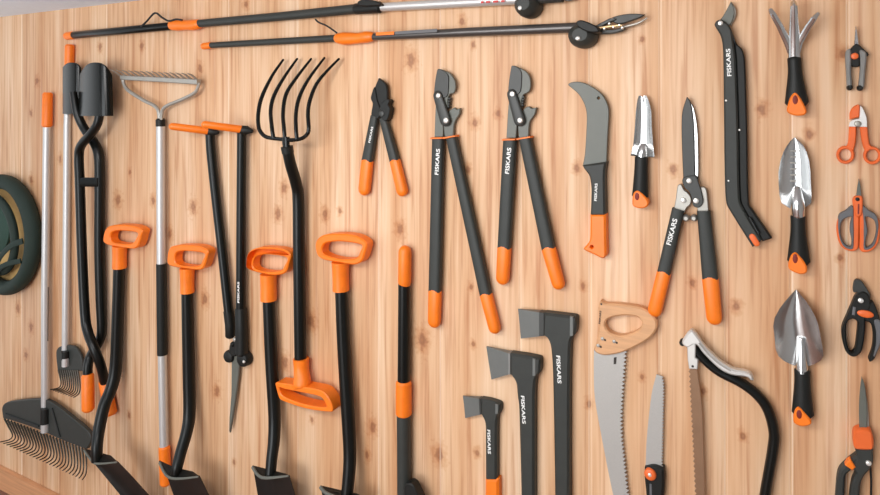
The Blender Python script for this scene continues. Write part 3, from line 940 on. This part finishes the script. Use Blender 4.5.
t = Thing('transplanting_trowel', 'narrow silver transplanting trowel with notched tip, between billhook and hedge shears', 'trowel', (640, 208, 0), 'hand tools with orange-tipped black handles')
rows = []
for y, xl, xr, dep in ((95.6, 638.8, 646.4, .003), (99, 637.6, 648, .005), (105, 636.6, 650, .008), (112, 635.8, 651.4, .011), (130, 634.6, 652, .013), (145, 633.2, 653.2, .013), (152, 631.6, 654, .013), (156.5, 630.6, 654.4, .013)):
    r = []
    for k in range(11):
        u = k/10
        s = 2*u-1
        yy = y
        if y < 97:
            yy = y + 1.8*max(0, 1-abs(s)*2.6)
        r.append((xl+(xr-xl)*u, yy + (.8*s if y > 150 else 0), .014+dep*abs(s)**2.4+.0015*max(0, 1-abs(s)*4)))
    rows.append(r)
bl = t.part('blade', MB().sheet(rows, .002), STEEL)
t.part('neck', MB().tube([(643, 144, .014, 3.0), (642.4, 151, .018, 4.4), (641.6, 159, .017, 5.4)], n=3, seg=14), STEEL, bl)
hand_grip(t, (635, 648, 157.5), (632.2, 648, 200), (637, 196.5, 2.2, 3.8), 0,
          tongue=[(632.2, 200), (633.6, 193), (638, 190.6), (642.5, 194), (648, 201.5), (646.5, 207), (639.5, 208.4), (633, 206)])

t = Thing('hand_cultivator', 'three-pronged silver hand cultivator with black and orange handle, top right', 'hand cultivator', (797, 115, 0), 'hand tools with orange-tipped black handles')
t.part('prong', MB().tube([(793.5, 2, .05, 2.2), (794, 6, .062, 3.2), (794, 20, .05, 3.8), (794.2, 40, .028, 5), (794.4, 60, .02, 5.5)], rt=[.004, .004, .005, .006, .007]*1, n=0, seg=14, cap='round'), STEEL)
t.part('prong', MB().tube([(770.6, 10, .052, 2.1), (773, 14, .058, 2.9), (779.8, 26, .045, 3.1), (788, 43, .025, 3.6), (791, 52, .02, 3.4)], rt=[.004]*5, seg=14, cap='round'), STEEL)
t.part('prong', MB().tube([(817.8, 14, .052, 2.1), (814, 18.5, .058, 2.9), (808, 27, .045, 3.1), (799.4, 42, .025, 3.4), (797, 52, .02, 3.2)], rt=[.004]*5, seg=14, cap='round'), STEEL)
hand_grip(t, (788, 800.6, 58.5), (786, 807.6, 108), (795.3, 99.8, 2.4, 4.6), 0,
          tongue=[(787, 109.5), (790, 98), (795, 92.4), (800, 97), (806.5, 110.5), (804, 115), (795, 115.6), (788.5, 113)])


def trowel(label, rows, hp, grip, hole, tongue, bump, marks=None):
    t = Thing('hand_trowel', label, 'trowel', (grip[1][0], grip[1][2], 0), 'hand tools with orange-tipped black handles')
    g = []
    for y, xl, xr, dep in rows:
        g.append([(xl+(xr-xl)*k/14, y + (hp*(1-abs(2*k/14-1)**2) if y > rows[-3][0] else 0)*(1 if y == rows[-1][0] else .4), .012+dep*abs(2*k/14-1)**2.2) for k in range(15)])
    bl = t.part('blade', MB().sheet(g, .002), STEEL)
    t.part('neck', MB().tube(bump, n=4, seg=16, rt=None, cap='soft'), STEEL, bl)
    if marks:
        for (x0, x1, y, h) in marks:
            t.part('depth_mark', MB().tube([(x0, y, h, .7), (x1, y, h, .7)], rt=.001, seg=8), ZINC, bl)
    hand_grip(t, grip[0], grip[1], hole, 0, tongue=tongue)


trowel('slim pointed silver trowel with depth marks, below hand cultivator',
       [(137.6, 794, 795.4, .001), (141, 790.4, 799.4, .004), (146, 786.6, 803.6, .008), (152, 783.4, 806.6, .012), (160, 780.6, 809, .015), (172, 778.4, 810.6, .017), (185, 778.6, 811, .017), (195, 779.4, 811.6, .015), (203, 781.6, 811.2, .010), (206, 786, 807.5, .004)],
       4, ((791.2, 804.6, 216.3), (788.4, 809, 266)), (795.2, 258.6, 2.3, 4.8),
       [(788.4, 265), (791, 256), (795.4, 252.4), (800, 256), (806.4, 266), (806.6, 272.6), (800, 274.4), (790, 270)],
       [(797, 188, .013, 3.2), (797.4, 197, .018, 5.2), (797.8, 206, .021, 6.4), (798, 217, .018, 5.8)],
       [(790.5, 799.5, y_, .0132) for y_ in (151, 157, 163, 169, 175, 181)])
trowel('wide scoop-shaped silver trowel, larger of the two stacked trowels at right',
       [(290, 795.4, 797, .001), (295, 790.8, 800.8, .006), (301, 785.4, 806, .012), (309, 779.4, 811.2, .023), (318, 774.6, 816, .030), (326, 773.2, 818.6, .033), (338, 774.6, 820.8, .033), (349, 775.4, 823, .030), (356, 778.4, 823.4, .022), (360.5, 783.5, 821, .012)],
       6, ((795, 809.4, 370.3), (793, 812.8, 418)), (799.2, 414.5, 2.4, 4.4),
       [(793.4, 419), (795, 411), (798.4, 407.4), (803, 410.5), (811.4, 422), (810, 425.4), (802, 427), (794.6, 424)],
       [(801, 338, .013, 3.6), (801.4, 350, .016, 4.4), (801.6, 362, .018, 5.2), (802, 372, .018, 6.0)])

# 20 ------------------------------------------------ hedge shears
t = Thing('hedge_shears', 'black-armed hedge shears with long pointed blades, orange grips almost touching wooden saw handle', 'hedge shears', (684, 322, 0))
al = arm(t, (672.4, 684.4, 209), (657.4, 670.4, 273), (648, 662, 316), .013, .017)
arm(t, (697.4, 710, 210.6), (702.8, 718, 279), (706.8, 721.6, 324), .013, .017)
t.part('lettering', MB().text('FISKARS', 670.8, 245.5, 677.6, 219.5, 4.6, .0305), WHITE, al)
t.part('blade', MB().plate(cs([(687, 97, 1), (691, 102), (694.6, 111), (697.6, 129), (698.6, 160), (698.4, 184, 1), (690, 186, 1), (689, 140)]), .008, .0145, .0015), STEEL, label='bright blade edge behind the dark blade')
t.part('blade', MB().plate(cs([(686.8, 96.8, 1), (690, 101), (693, 117), (694.2, 140), (695, 180, 1), (683.4, 182, 1), (682, 150), (681.5, 123), (682.6, 110)]), .0148, .021, .0015), DARKST, label='dark coated blade')
lk = t.part('link', MB().plate(cs([(677.6, 186), (681, 184.6), (684, 190), (687.4, 192.6), (691, 198), (690.4, 204), (686.4, 208), (684, 213, 1), (673.5, 211, 1), (675.6, 200)]), .006, .020, .0015), ZINC)
mb = MB().plate(cs([(683, 178), (695, 176), (699, 184), (702.4, 196), (703, 203), (699, 207.6), (693.5, 206), (691.4, 198), (689, 192), (684, 187)]), .0205, .026, .0015)
pl = t.part('pivot_plate', mb, DARKST)
t.part('link', MB().plate(cs([(700, 188), (705.6, 188.4), (707.4, 198), (708.6, 213, 1), (698, 213, 1), (697, 204), (700, 198)]), .006, .020, .0015), ZINC)
rivet(t, pl, 689, 181, 2.7, .024, .031, 'screw')
rivet(t, lk, 683, 200.6, 2.7, .018, .026, 'screw')
rivet(t, pl, 696, 201, 2.8, .024, .031, 'screw')
t.part('bumper', MB().disc(685.8, 218.6, 3.4, .008, .026, ry=3.6, dome=.6), ZINC)
t.part('bumper', MB().disc(693.6, 218.6, 3.4, .008, .026, ry=3.6, dome=.6), ZINC)

# 24 ------------------------------------------------ long-reach branch pruner
t = Thing('branch_pruner', 'long slim black branch pruner with bent lower end, hooked blade at very top', 'pruner', (750, 246, 0))
t.part('blade', MB().plate(cs([(731, 1.2, 1), (733.9, 8), (734, 15.5), (730.4, 24), (724, 27), (719, 22), (723, 16), (728, 7)]), .012, .018, .0015), COATG)
t.part('counter_blade', MB().plate(cs([(731.8, 2, 1), (735.8, 9), (735.4, 17), (731, 26, 1), (729, 18)]), .005, .0115, .0015), ZINC)
bd = t.part('body', MB().plate(cs([(714.4, 24), (717, 20.4), (722, 19.6), (728.6, 25), (732, 32), (733.6, 44), (735.6, 60), (738, 125), (739.6, 198), (745, 212), (762, 240.4, 1), (752.6, 247.4, 1), (729.4, 210), (725.8, 201), (724.4, 165), (724, 130), (723, 52), (721, 37), (716, 28)]), .004, .03, .004), CHAR)
t.part('lever', MB().plate(cs([(732.6, 34, 1), (736.6, 43.5), (742, 49), (744.8, 60), (747, 125), (748.6, 203), (753, 211), (772, 238.6, 1), (762.6, 241.6, 1), (746, 213), (740, 199), (738.2, 125), (735.8, 60)]), .001, .024, .003), BLACK)
t.part('lettering', MB().text('FISKARS', 731.6, 76, 730.2, 48.6, 4.0, .0302), WHITE, bd)
rivet(t, bd, 720.4, 23, 2.4, .028, .034, 'pivot')
for x, y in ((726, 100.5), (739.4, 130), (728.4, 180.8)):
    rivet(t, bd, x, y, 1.2, .022, .0315)
t.part('button', MB().tube([(752.3, 236.6, .03, 2.9), (756.6, 243.4, .03, 2.9)], rt=.003, seg=14, cap='round', power=3), RUST, bd)
t.part('slot', MB().tube([(749.6, 217, .0302, 1.2), (759, 234, .0302, 1.6)], rt=.0012, seg=8), GLOSS, bd)

# 25 ------------------------------------------------ micro-tip snips
t = Thing('micro_snips', 'small spring snips with grey grips, narrow tip and orange lock button, top right corner', 'snips', (856, 90, 0))
t.part('blade', MB().plate(cs([(855.8, 25.6, 1), (857.4, 32), (859.2, 46, 1), (854.2, 46, 1), (855, 34)]), .009, .014, .001), STEEL)
bd = t.part('body', MB().plate(cs([(849.5, 51), (854, 45), (857, 43.6), (860.5, 46), (866, 51), (868.8, 54.8), (864, 58), (860, 59), (859.6, 66), (851.8, 66), (851, 58)]), .004, .016, .002), BLACK)
t.part('grip', MB().plate(cs([(846, 52), (850.8, 48.6), (851.4, 58), (851.2, 72), (852, 88), (848.2, 89), (846.6, 72)]), .002, .0195, .003), RUBBER)
t.part('grip', MB().plate(cs([(860, 50), (865.6, 51.6), (866.8, 57), (865.6, 70), (863.8, 89), (859.2, 88), (860.6, 70), (860.4, 58)]), .002, .0195, .003), RUBBER)
t.part('grip_tip', MB().disc(850.2, 87.4, 2.6, .002, .021, ry=3), BLACK)
t.part('grip_tip', MB().disc(860.6, 87.8, 2.6, .002, .021, ry=3), BLACK)
t.part('lock_button', MB().disc(855, 56, 3.3, .014, .022), RUST, bd)


# 26 ------------------------------------------------ all-orange pruning scissors
def annulus(cx, cy, ro, ri, n=24, sx=1.0):
    return ([(cx+ro*sx*math.cos(2*math.pi*k/n), cy+ro*math.sin(2*math.pi*k/n)) for k in range(n)],
            [(cx+ri*sx*math.cos(2*math.pi*k/n), cy+ri*math.sin(2*math.pi*k/n)) for k in range(n)])


t = Thing('flower_scissors', 'orange anvil flower scissors with round finger rings and white blade, right edge', 'scissors', (859, 164, 0))
for nm, arm_o, cxy in (('left', [(849.4, 126, 1), (856.4, 126, 1), (855.8, 142), (853.5, 150.5, 1), (846, 147.5, 1), (848.4, 142.5)], (845.6, 155)),
                       ('right', [(860, 127, 1), (867.4, 126, 1), (868.4, 136), (869.6, 144), (874, 148, 1), (865.4, 151.5, 1), (862.4, 143)], (872.6, 155.6))):
    o_, i_ = annulus(cxy[0], cxy[1], 9.0, 6.1)
    mb = MB().plate(o_, .002, .014, .002, holes=[i_])
    mb.plate(cs(arm_o), .003, .0145, .002)
    t.part('handle', mb, RUST)
t.part('anvil', MB().plate(cs([(858, 104.6), (859.8, 106), (859.4, 117, 1), (850, 119.6, 1), (850, 113), (853, 107.4)]), .004, .015, .002), RUST)
bl = t.part('blade', MB().plate(cs([(860.4, 105.6, 1), (863, 108.6), (866.6, 117.4), (867.3, 127, 1), (849.3, 126.6, 1), (850, 122.6), (853.4, 120), (859.6, 118.6, 1)]), .006, .0165, .001), mat('white_coated_blade', (226, 224, 220), .35))
rivet(t, bl, 857.8, 123.8, 3.1, .015, .02, 'pivot', ZINC)

# 27 ------------------------------------------------ grey and orange snips
t = Thing('loop_snips', 'grey and orange pruning snips with two closed finger loops, below orange scissors', 'snips', (859, 252, 0))
t.part('blade', MB().plate(cs([(859, 178.5, 1), (860.6, 186), (861.8, 199, 1), (856, 199, 1), (857.4, 188)]), .008, .013, .001), COATG)
bd = t.part('yoke', MB().plate(cs([(853, 200), (855.8, 196.4), (862, 196.4), (862.8, 203), (862.6, 210), (860.8, 216), (856, 216), (854, 210)]), .003, .017, .002), RUST)
t.part('slot', MB().tube([(858.6, 204, .0172, .7), (858.4, 214, .0172, .7)], rt=.0006, seg=8), REDHOLE, bd)
rivet(t, bd, 857.6, 199.3, 1.9, .015, .019, 'pivot', BLACK)
for s in (0, 1):
    if s == 0:
        out = [(852.4, 207), (846, 211.6), (840.6, 214.6), (837.4, 222), (836.8, 231), (838.6, 241), (843, 248), (851, 251.4), (857.6, 249), (858.8, 240), (858.6, 210)]
        hole = [(852, 217), (846, 218), (841.6, 222), (840.2, 231), (842, 240), (846, 245.4), (851.4, 246.6), (852, 240), (850.4, 232), (850.6, 224)]
        ink = [(853, 206.4), (846, 210.8), (839.6, 214.6), (838.2, 222), (838.4, 230), (840.4, 240.6), (845, 247.6), (852.6, 249), (853.8, 240), (853.6, 222)]
    else:
        out = [(863.2, 207), (869, 211.6), (875, 215), (879.6, 222), (880, 232), (878, 243), (872.5, 250), (865, 252.4), (860, 249.6), (859.8, 240), (860, 210)]
        hole = [(865.6, 217), (871, 218), (875.4, 222), (876.8, 231), (874.6, 241), (871, 246), (866, 247.4), (865.8, 240), (867.6, 232), (866.6, 224)]
        ink = [(862.8, 206.4), (869.4, 210.8), (875.8, 214.8), (878.4, 222), (878.4, 230), (876, 242), (871.6, 248.2), (864.4, 249.6), (863.8, 240), (863.8, 222)]
    o = t.part('handle', MB().plate(cs(out), .002, .013, .002, holes=[cs(hole)]), RUST)
    t.part('grip_insert', MB().plate(cs(ink), .001, .0155, .0015, holes=[cs(hole)]), MIDG, o)

# 28 ------------------------------------------------ bypass secateurs
t = Thing('secateurs', 'black bypass secateurs with closed finger loop and orange oval badge, right edge', 'secateurs', (860, 362, 0))
t.part('blade', MB().plate(cs([(855.4, 280), (861, 280.6), (866.4, 288), (870.4, 296), (868, 304), (858, 304), (855, 296.5), (858, 292.4), (853.6, 292.4), (853.2, 286)]), .008, .017, .0015), DARKST)
bd = t.part('handle', MB().plate(cs([(856, 296), (863, 292), (869, 296), (871, 306), (866, 318), (865.4, 328), (864, 341), (861, 353), (854, 357.2), (847, 353.4), (843, 343), (842, 329), (847, 316), (852.6, 303)]), .003, .022, .003,
                       holes=[cs([(847.4, 322.5), (851, 319.4), (855.5, 320), (858, 324), (857, 337), (855, 350), (851, 353), (847.4, 344), (846.2, 331)])]), BLACK)
t.part('arm', MB().plate(cs([(862, 308), (872, 302), (876, 307), (879.4, 317), (882.4, 330), (880, 344), (875, 358.6), (870.4, 362.4), (869, 359.6), (872.6, 349), (873.6, 335), (871, 324), (864, 320)]), .002, .020, .003), BLACK)
t.part('grip_insert', MB().plate(cs([(874.4, 321), (880, 321), (883, 331), (880.6, 344), (875, 357), (873.6, 356), (876, 346), (876.4, 333)]), .01, .0235, .002), MIDG)
t.part('badge', MB().disc(865.6, 314.4, 7, .018, .0255, ry=3.7, rot=-.06), RUST, bd)
rivet(t, bd, 861, 301, 2.5, .02, .027, 'pivot')
t.part('spring_slot', MB().tube([(854.4, 307, .0222, 1.3), (853.4, 315, .0222, 1.3)], rt=.001, seg=8), MIDG, bd)

# 29 ------------------------------------------------ grass shears
t = Thing('grass_shears', 'grass shears with upright grey blade, orange hub and black cranked handles, lower right corner', 'shears', (857, 495, 0))
t.part('blade', MB().plate(cs([(862, 377, 1), (865.2, 387), (867.3, 408), (867, 433, 1), (859.6, 433, 1), (859.2, 408), (860.4, 388)]), .012, .018, .0015), COATG)
t.part('blade', MB().plate(cs([(864, 384, 1), (868, 406), (869.4, 433, 1), (864, 433, 1)]), .006, .0115, .001), ZINC)
t.part('hub', MB().plate(cs([(853.6, 436), (856, 431.4), (863, 429.8), (870, 431), (873, 436), (873.8, 447), (871, 450.5), (857, 450), (854, 447)]), .003, .03, .004), RUST)
a1 = t.part('handle', MB().plate(cs([(855, 449, 1), (873, 449, 1), (873.4, 462), (870, 470), (864, 477), (860.6, 486), (859.4, 505), (858, 540), (848, 540), (850, 500), (852.4, 484), (856, 474), (853, 468), (857, 458)]), .002, .026, .004), CHAR)
t.part('lever', MB().plate(cs([(858, 455), (859, 461), (852, 470), (846, 476), (844.6, 490), (842, 536), (834, 536), (836, 495), (838.4, 474), (845, 465)]), .001, .022, .004), CHAR)
t.part('lock_band', MB().plate([(847.6, 461.5), (850.6, 459.6), (855.8, 467.6), (852.4, 470.8), (845, 465.6)], .012, .028, .002), ORANGE, a1)
rivet(t, a1, 868.8, 464, 2.5, .024, .031, 'screw')
t.part('spring_wire', MB().tube([(870.4, 467, .012, 1), (871.2, 480, .012, 1), (870.8, 520, .012, 1)], seg=8), BLACK)


# 30-32 --------------------------------------------- axes
def axe(label, blade, strip, body, handle, poll, txt, th, tail, size_h, orange=None):
    t = Thing('axe', label, 'axe', (tail[0], tail[1], 0), 'axes in a rising row')
    hc = th/2
    # wedge-shaped head: thin at the edge, thick at the housing
    mb = MB()
    bm = mb.bm
    n = len(blade)//2
    L, R_ = blade[:n], blade[n:]
    fr = [[W(x, y, hc+.002) for x, y in L], [W(x, y, hc+th*.36) for x, y in R_]]
    bk = [[v+Vector((0, .004, 0)) for v in fr[0]], [v+Vector((0, th*.72, 0)) for v in fr[1]]]
    vf = [[bm.verts.new(v) for v in r] for r in fr]
    vb = [[bm.verts.new(v) for v in r] for r in bk]
    for i in range(n-1):
        bm.faces.new((vf[0][i], vf[0][i+1], vf[1][i+1], vf[1][i]))
        bm.faces.new((vb[0][i], vb[1][i], vb[1][i+1], vb[0][i+1]))
        bm.faces.new((vf[0][i], vb[0][i], vb[0][i+1], vf[0][i+1]))
        bm.faces.new((vf[1][i], vf[1][i+1], vb[1][i+1], vb[1][i]))
    bm.faces.new((vf[0][0], vf[1][0], vb[1][0], vb[0][0]))
    bm.faces.new((vf[0][-1], vb[0][-1], vb[1][-1], vf[1][-1]))
    hd = t.part('head', mb, AXE)
    t.part('bevel_line', MB().plate(strip, .002, hc+th*.37, .001), RUBBER if size_h == 'm' else DARKST, hd)
    mid = sum(p[0] for p in body)/len(body)
    bd = t.part('handle', MB().plate(cs([((p[0]-1.6,) if p[0] > mid+6 else (p[0],)) + tuple(p[1:]) for p in body]), .001, th, .006), CHAR)
    t.part('poll', MB().plate(poll, .003, th+.0012, .0008), AXE, hd)
    t.part('lettering', MB().text('FISKARS', *txt, th+.0003), WHITE, bd)
    if orange:
        t.part('grip', MB().plate(cs(orange), 0, th+.0008, .006), ORANGE)
    return t


axe('smallest hatchet with orange handle bottom, lowest and leftmost of three axes',
    [(462.8, 396), (464, 405), (465.2, 418.2), (479.6, 399), (480, 406), (480.6, 414.6)], [(478.4, 398.8), (480.6, 399.2), (481.6, 414.6), (479.4, 414.8)],
    [(480, 399.2, 1), (490, 401), (499.6, 403.8), (501.8, 406.4), (501.2, 413.4), (498.6, 418), (498, 440), (498, 481, 1), (485.2, 481, 1), (485, 440), (484.6, 424), (480.6, 414.6, 1)], None,
    [(495.2, 404.2), (497.9, 404.9), (497.9, 414), (495.2, 414)], (487.2, 429.5, 488, 453.5, 3.2), .024, (492, 520), 's',
    [(485, 479.4, 1), (498.2, 479.4, 1), (498.4, 500), (499, 518), (495, 524), (486, 523), (483, 517), (484.6, 500)])
axe('middle-sized axe, black handle, between the small hatchet and the largest axe',
    [(486.3, 346.4), (488.6, 362), (491.4, 379.6), (509.2, 353.4), (509.2, 364), (509.2, 374.4)], [(508, 353), (510.2, 353.6), (510.2, 374.6), (508, 374.8)],
    [(509.6, 353.6, 1), (525, 355.8), (539.6, 358.6), (541.6, 361), (541, 372.8), (537.4, 378), (535.8, 392), (535.6, 440), (535.6, 500), (536, 560), (538, 590), (522, 592), (521, 560), (520.8, 500), (518.6, 410), (517, 396), (515.4, 383), (509.8, 374.6, 1)], None,
    [(532.4, 358.6), (535.4, 359.2), (535.4, 376), (532.4, 376)], (520.9, 395.6, 522.4, 423.4, 3.6), .028, (529, 590), 'm')
axe('largest axe with tallest black handle, rightmost of three, left of wooden-handled saw',
    [(518, 309), (519.4, 322), (520.8, 338.6), (539.6, 312.4), (539.6, 324), (539.6, 336.4)], [(538.8, 312.2), (544, 313), (544, 336), (538.8, 336.5)],
    [(543.4, 313, 1), (560, 315), (576, 317), (577.9, 319.6), (577, 333), (572.2, 341), (571.2, 360), (570.6, 400), (570.6, 500), (571, 600), (573, 640), (556, 642), (555, 600), (554.6, 500), (553, 400), (552, 365), (550.2, 346.5), (547, 338.8), (543.4, 336.2, 1)], None,
    [(569.8, 316.4), (573, 316.9), (573, 336), (569.8, 336.4)], (556.2, 355.4, 557.6, 383, 4.0), .03, (563, 640), 'l')


# 33 ------------------------------------------------ pruning saw with wooden handle
def toothed(edge, n, depth, side=1):
    """zigzag along a polyline edge (list of px points)"""
    L = [0]
    for a, b in zip(edge, edge[1:]):
        L.append(L[-1]+math.hypot(b[0]-a[0], b[1]-a[1]))
    def at(d):
        for i in range(len(edge)-1):
            if d <= L[i+1] or i == len(edge)-2:
                u = (d-L[i])/(L[i+1]-L[i])
                a, b = edge[i], edge[i+1]
                tx, ty = (b[0]-a[0])/(L[i+1]-L[i]), (b[1]-a[1])/(L[i+1]-L[i])
                return a[0]+(b[0]-a[0])*u, a[1]+(b[1]-a[1])*u, -ty*side, tx*side
    out = []
    for k in range(n):
        x, y, nx, ny = at(L[-1]*k/n)
        out.append((x, y))
        x, y, nx, ny = at(L[-1]*(k+.5)/n)
        out.append((x+nx*depth, y+ny*depth))
    out.append(at(L[-1])[:2])
    return out


t = Thing('pruning_saw', 'large curved hand saw with looped pale wooden handle, blade hanging down', 'saw', (620, 495, 0))
ed = cs([(624.2, 350), (622, 380), (620.2, 410), (620.2, 435), (622.6, 460), (626.4, 495), (630, 520), (633, 540)], 4, closed=False)
teeth = toothed(ed, 48, 3.0, -1)
t.part('blade', MB().plate(teeth + [(630, 541)] + list(reversed(cs([(594, 350), (593.8, 370), (595, 399), (603, 444), (612.4, 491), (622, 530)], 4, closed=False))), .010, .0135, 0), BLADE)
t.part('mark', MB().plate([(613.8, 357.6), (616.6, 357), (616.2, 364), (613.6, 364.4)], .013, .0139, 0), INK)
hn = t.part('handle', MB().plate(cs([(600, 301.2, 1), (605.5, 304), (618, 304.4), (639.4, 307.5), (650, 312.6), (656, 320.5), (656.5, 329), (650.5, 337.5), (637.3, 346), (620.3, 353.2), (605.5, 355.6), (597, 353.6), (593.8, 349.4), (596, 343.4), (598.6, 325), (598, 308)]), .001, .024, .004,
        holes=[cs([(605, 325.6), (608.4, 319), (622.5, 315.8), (637, 317.2), (641.8, 323.6), (637.3, 331), (622.5, 336.2), (610, 333)])]), BEECH)
t.part('hang_hole', MB().disc(601.2, 304.2, 1, .023, .0245), INK, hn)
t.part('lettering', MB().text('FISKARS', 600.2, 324, 601.4, 311, 1.7, .0242), INK, hn)
for x, y in ((602.3, 339), (598, 345.8), (614, 341.7)):
    rivet(t, hn, x, y, 1.8, .022, .026, 'rivet', ZINC)
    rivet(t, hn, x+2.6, y+1.2, 1.1, .022, .0255, 'screw', INK)

# 34 ------------------------------------------------ folding saw
t = Thing('folding_saw', 'open folding saw with silver toothed blade, black handle and round orange knob', 'saw', (654, 495, 0))
ed = cs([(661, 376), (662.4, 386), (661.8, 420), (660.8, 468)], 5, closed=False)
t.part('blade', MB().plate(toothed(ed, 30, 2.1, -1) + [(645.6, 468)] + list(reversed(cs([(656.4, 374.6), (651.5, 395), (647, 436), (645.6, 466)], 5, closed=False))), .010, .0135, 0), BLADE)
hn = t.part('handle', MB().plate(cs([(644.4, 468, 1), (654, 466.4), (663.6, 470, 1), (664, 482), (663, 500), (662, 540), (659, 562), (648, 562), (647, 535), (646.4, 500), (644.4, 478)]), .002, .026, .005), BLACK)
kb = t.part('knob', MB().disc(649.8, 475.6, 5.8, .022, .034, seg=24), RUST, hn)
t.part('screw', MB().disc(649.6, 475.4, 1.9, .03, .036), RIVET, kb)
t.part('inlay', MB().tube([(650.6, 484, .0265, 1.1), (651.4, 530, .0265, 1.3)], rt=.001, seg=8), MIDG, hn)

# 35 ------------------------------------------------ bow saw
t = Thing('bow_saw', 'bow saw with curved black tube frame, silver tension lever and brownish toothed blade', 'saw', (730, 495, 0))
t.part('frame', MB().tube([(694, 346, .018, 4), (701, 356, .018, 4.3), (711, 365.5, .018, 4.6), (722, 373, .018, 4.8), (741, 382.6, .018, 4.9), (757, 394.7, .018, 5), (768, 410, .018, 5), (774, 432, .018, 5.1), (772.8, 450, .018, 5.1),
                           (769.4, 470, .018, 5), (765, 495, .018, 5), (758, 540, .018, 5), (740, 575, .018, 5), (712, 590, .018, 5)], n=5, seg=14, rt=.014), SATIN)
lv = t.part('tension_lever', MB().plate(cs([(684, 338), (691, 330.4), (697.6, 336.6), (704, 346), (718.5, 360.4), (732.6, 369.3), (744.7, 371.8), (751.4, 374.8), (753.6, 381, 1), (750.6, 381, 1), (747, 377.6), (731, 375.4), (718, 368.4), (703, 353.6), (696, 345), (688, 348), (682, 344)]), .018, .036, .004), CAST)
t.part('groove', MB().tube([(699, 343, .0362, .8), (708, 354, .0362, .9), (720, 364.4, .0362, .8), (731, 371, .0362, .5)], n=3, rt=.001, seg=8), ZINC, lv)
cl_ = t.part('blade_clamp', MB().plate(cs([(686.8, 340, 1), (695.6, 339, 1), (695.4, 358, 1), (698.2, 360, 1), (697.4, 369.6, 1), (689, 369, 1), (687.6, 360, 1)]), .012, .034, .002), CAST)
t.part('pin', MB().disc(692.6, 366.6, 1.2, .032, .036), INK, cl_)
t.part('knob', MB().disc(682, 344, 3, .01, .03), BLACK)
ed = cs([(690.4, 369), (691.8, 400), (694, 440), (696.6, 495), (700, 560), (702, 588)], 4, closed=False)
t.part('blade', MB().plate(toothed(ed, 44, 1.9, 1) + [(709, 588)] + list(reversed(cs([(696.6, 369), (701, 400), (703, 440), (704.6, 495), (707, 560)], 4, closed=False))), .020, .0232, 0), BROWN)

# ------------------------------------------------------------------ light, sky, camera
w = bpy.data.worlds.new('daylight')
SC.world = w
w.use_nodes = True
nt = w.node_tree
bg = nt.nodes['Background']
bg.inputs['Color'].default_value = (.93, .97, 1.0, 1)
bg.inputs['Strength'].default_value = 1.1


def area(name, loc, target, sx, sy, power, color):
    l = bpy.data.lights.new(name, 'AREA')
    l.shape = 'RECTANGLE'; l.size = sx; l.size_y = sy; l.energy = power; l.color = color
    o = bpy.data.objects.new(name, l)
    COL.objects.link(o)
    o.location = loc
    o.rotation_euler = (Vector(target)-Vector(loc)).to_track_quat('-Z', 'Y').to_euler()
    return o


area('ceiling_lamp', (-.95, -1.7, CEIL-.06), (-.85, -.2, .6), 1.6, .5, 34, (1, .98, .96))
area('window_light', (-1.7, -4.15, 1.1), (-.7, 0, 1.05), 2.5, 1.9, 74, (.93, .97, 1))

area('ceiling_fill', (-2.7, -1.1, 1.75), (-2.7, -1.1, 3), .3, .3, 5.0, (.93, .97, 1))  # added fill without a fixture, aimed upward to brighten the ceiling

cam = bpy.data.cameras.new('camera')
cam.sensor_width = 36
cam.lens = F/880*36
cam.shift_y = -(247.5-HY)/880
cam.clip_start = .05
co = bpy.data.objects.new('camera', cam)
COL.objects.link(co)
co.location = CAM
co.rotation_euler = (math.pi/2, 0, AL)
SC.camera = co
SC.view_settings.view_transform = 'Standard'
SC.view_settings.look = 'None'
SC.view_settings.exposure = .07
SC.view_settings.gamma = 1
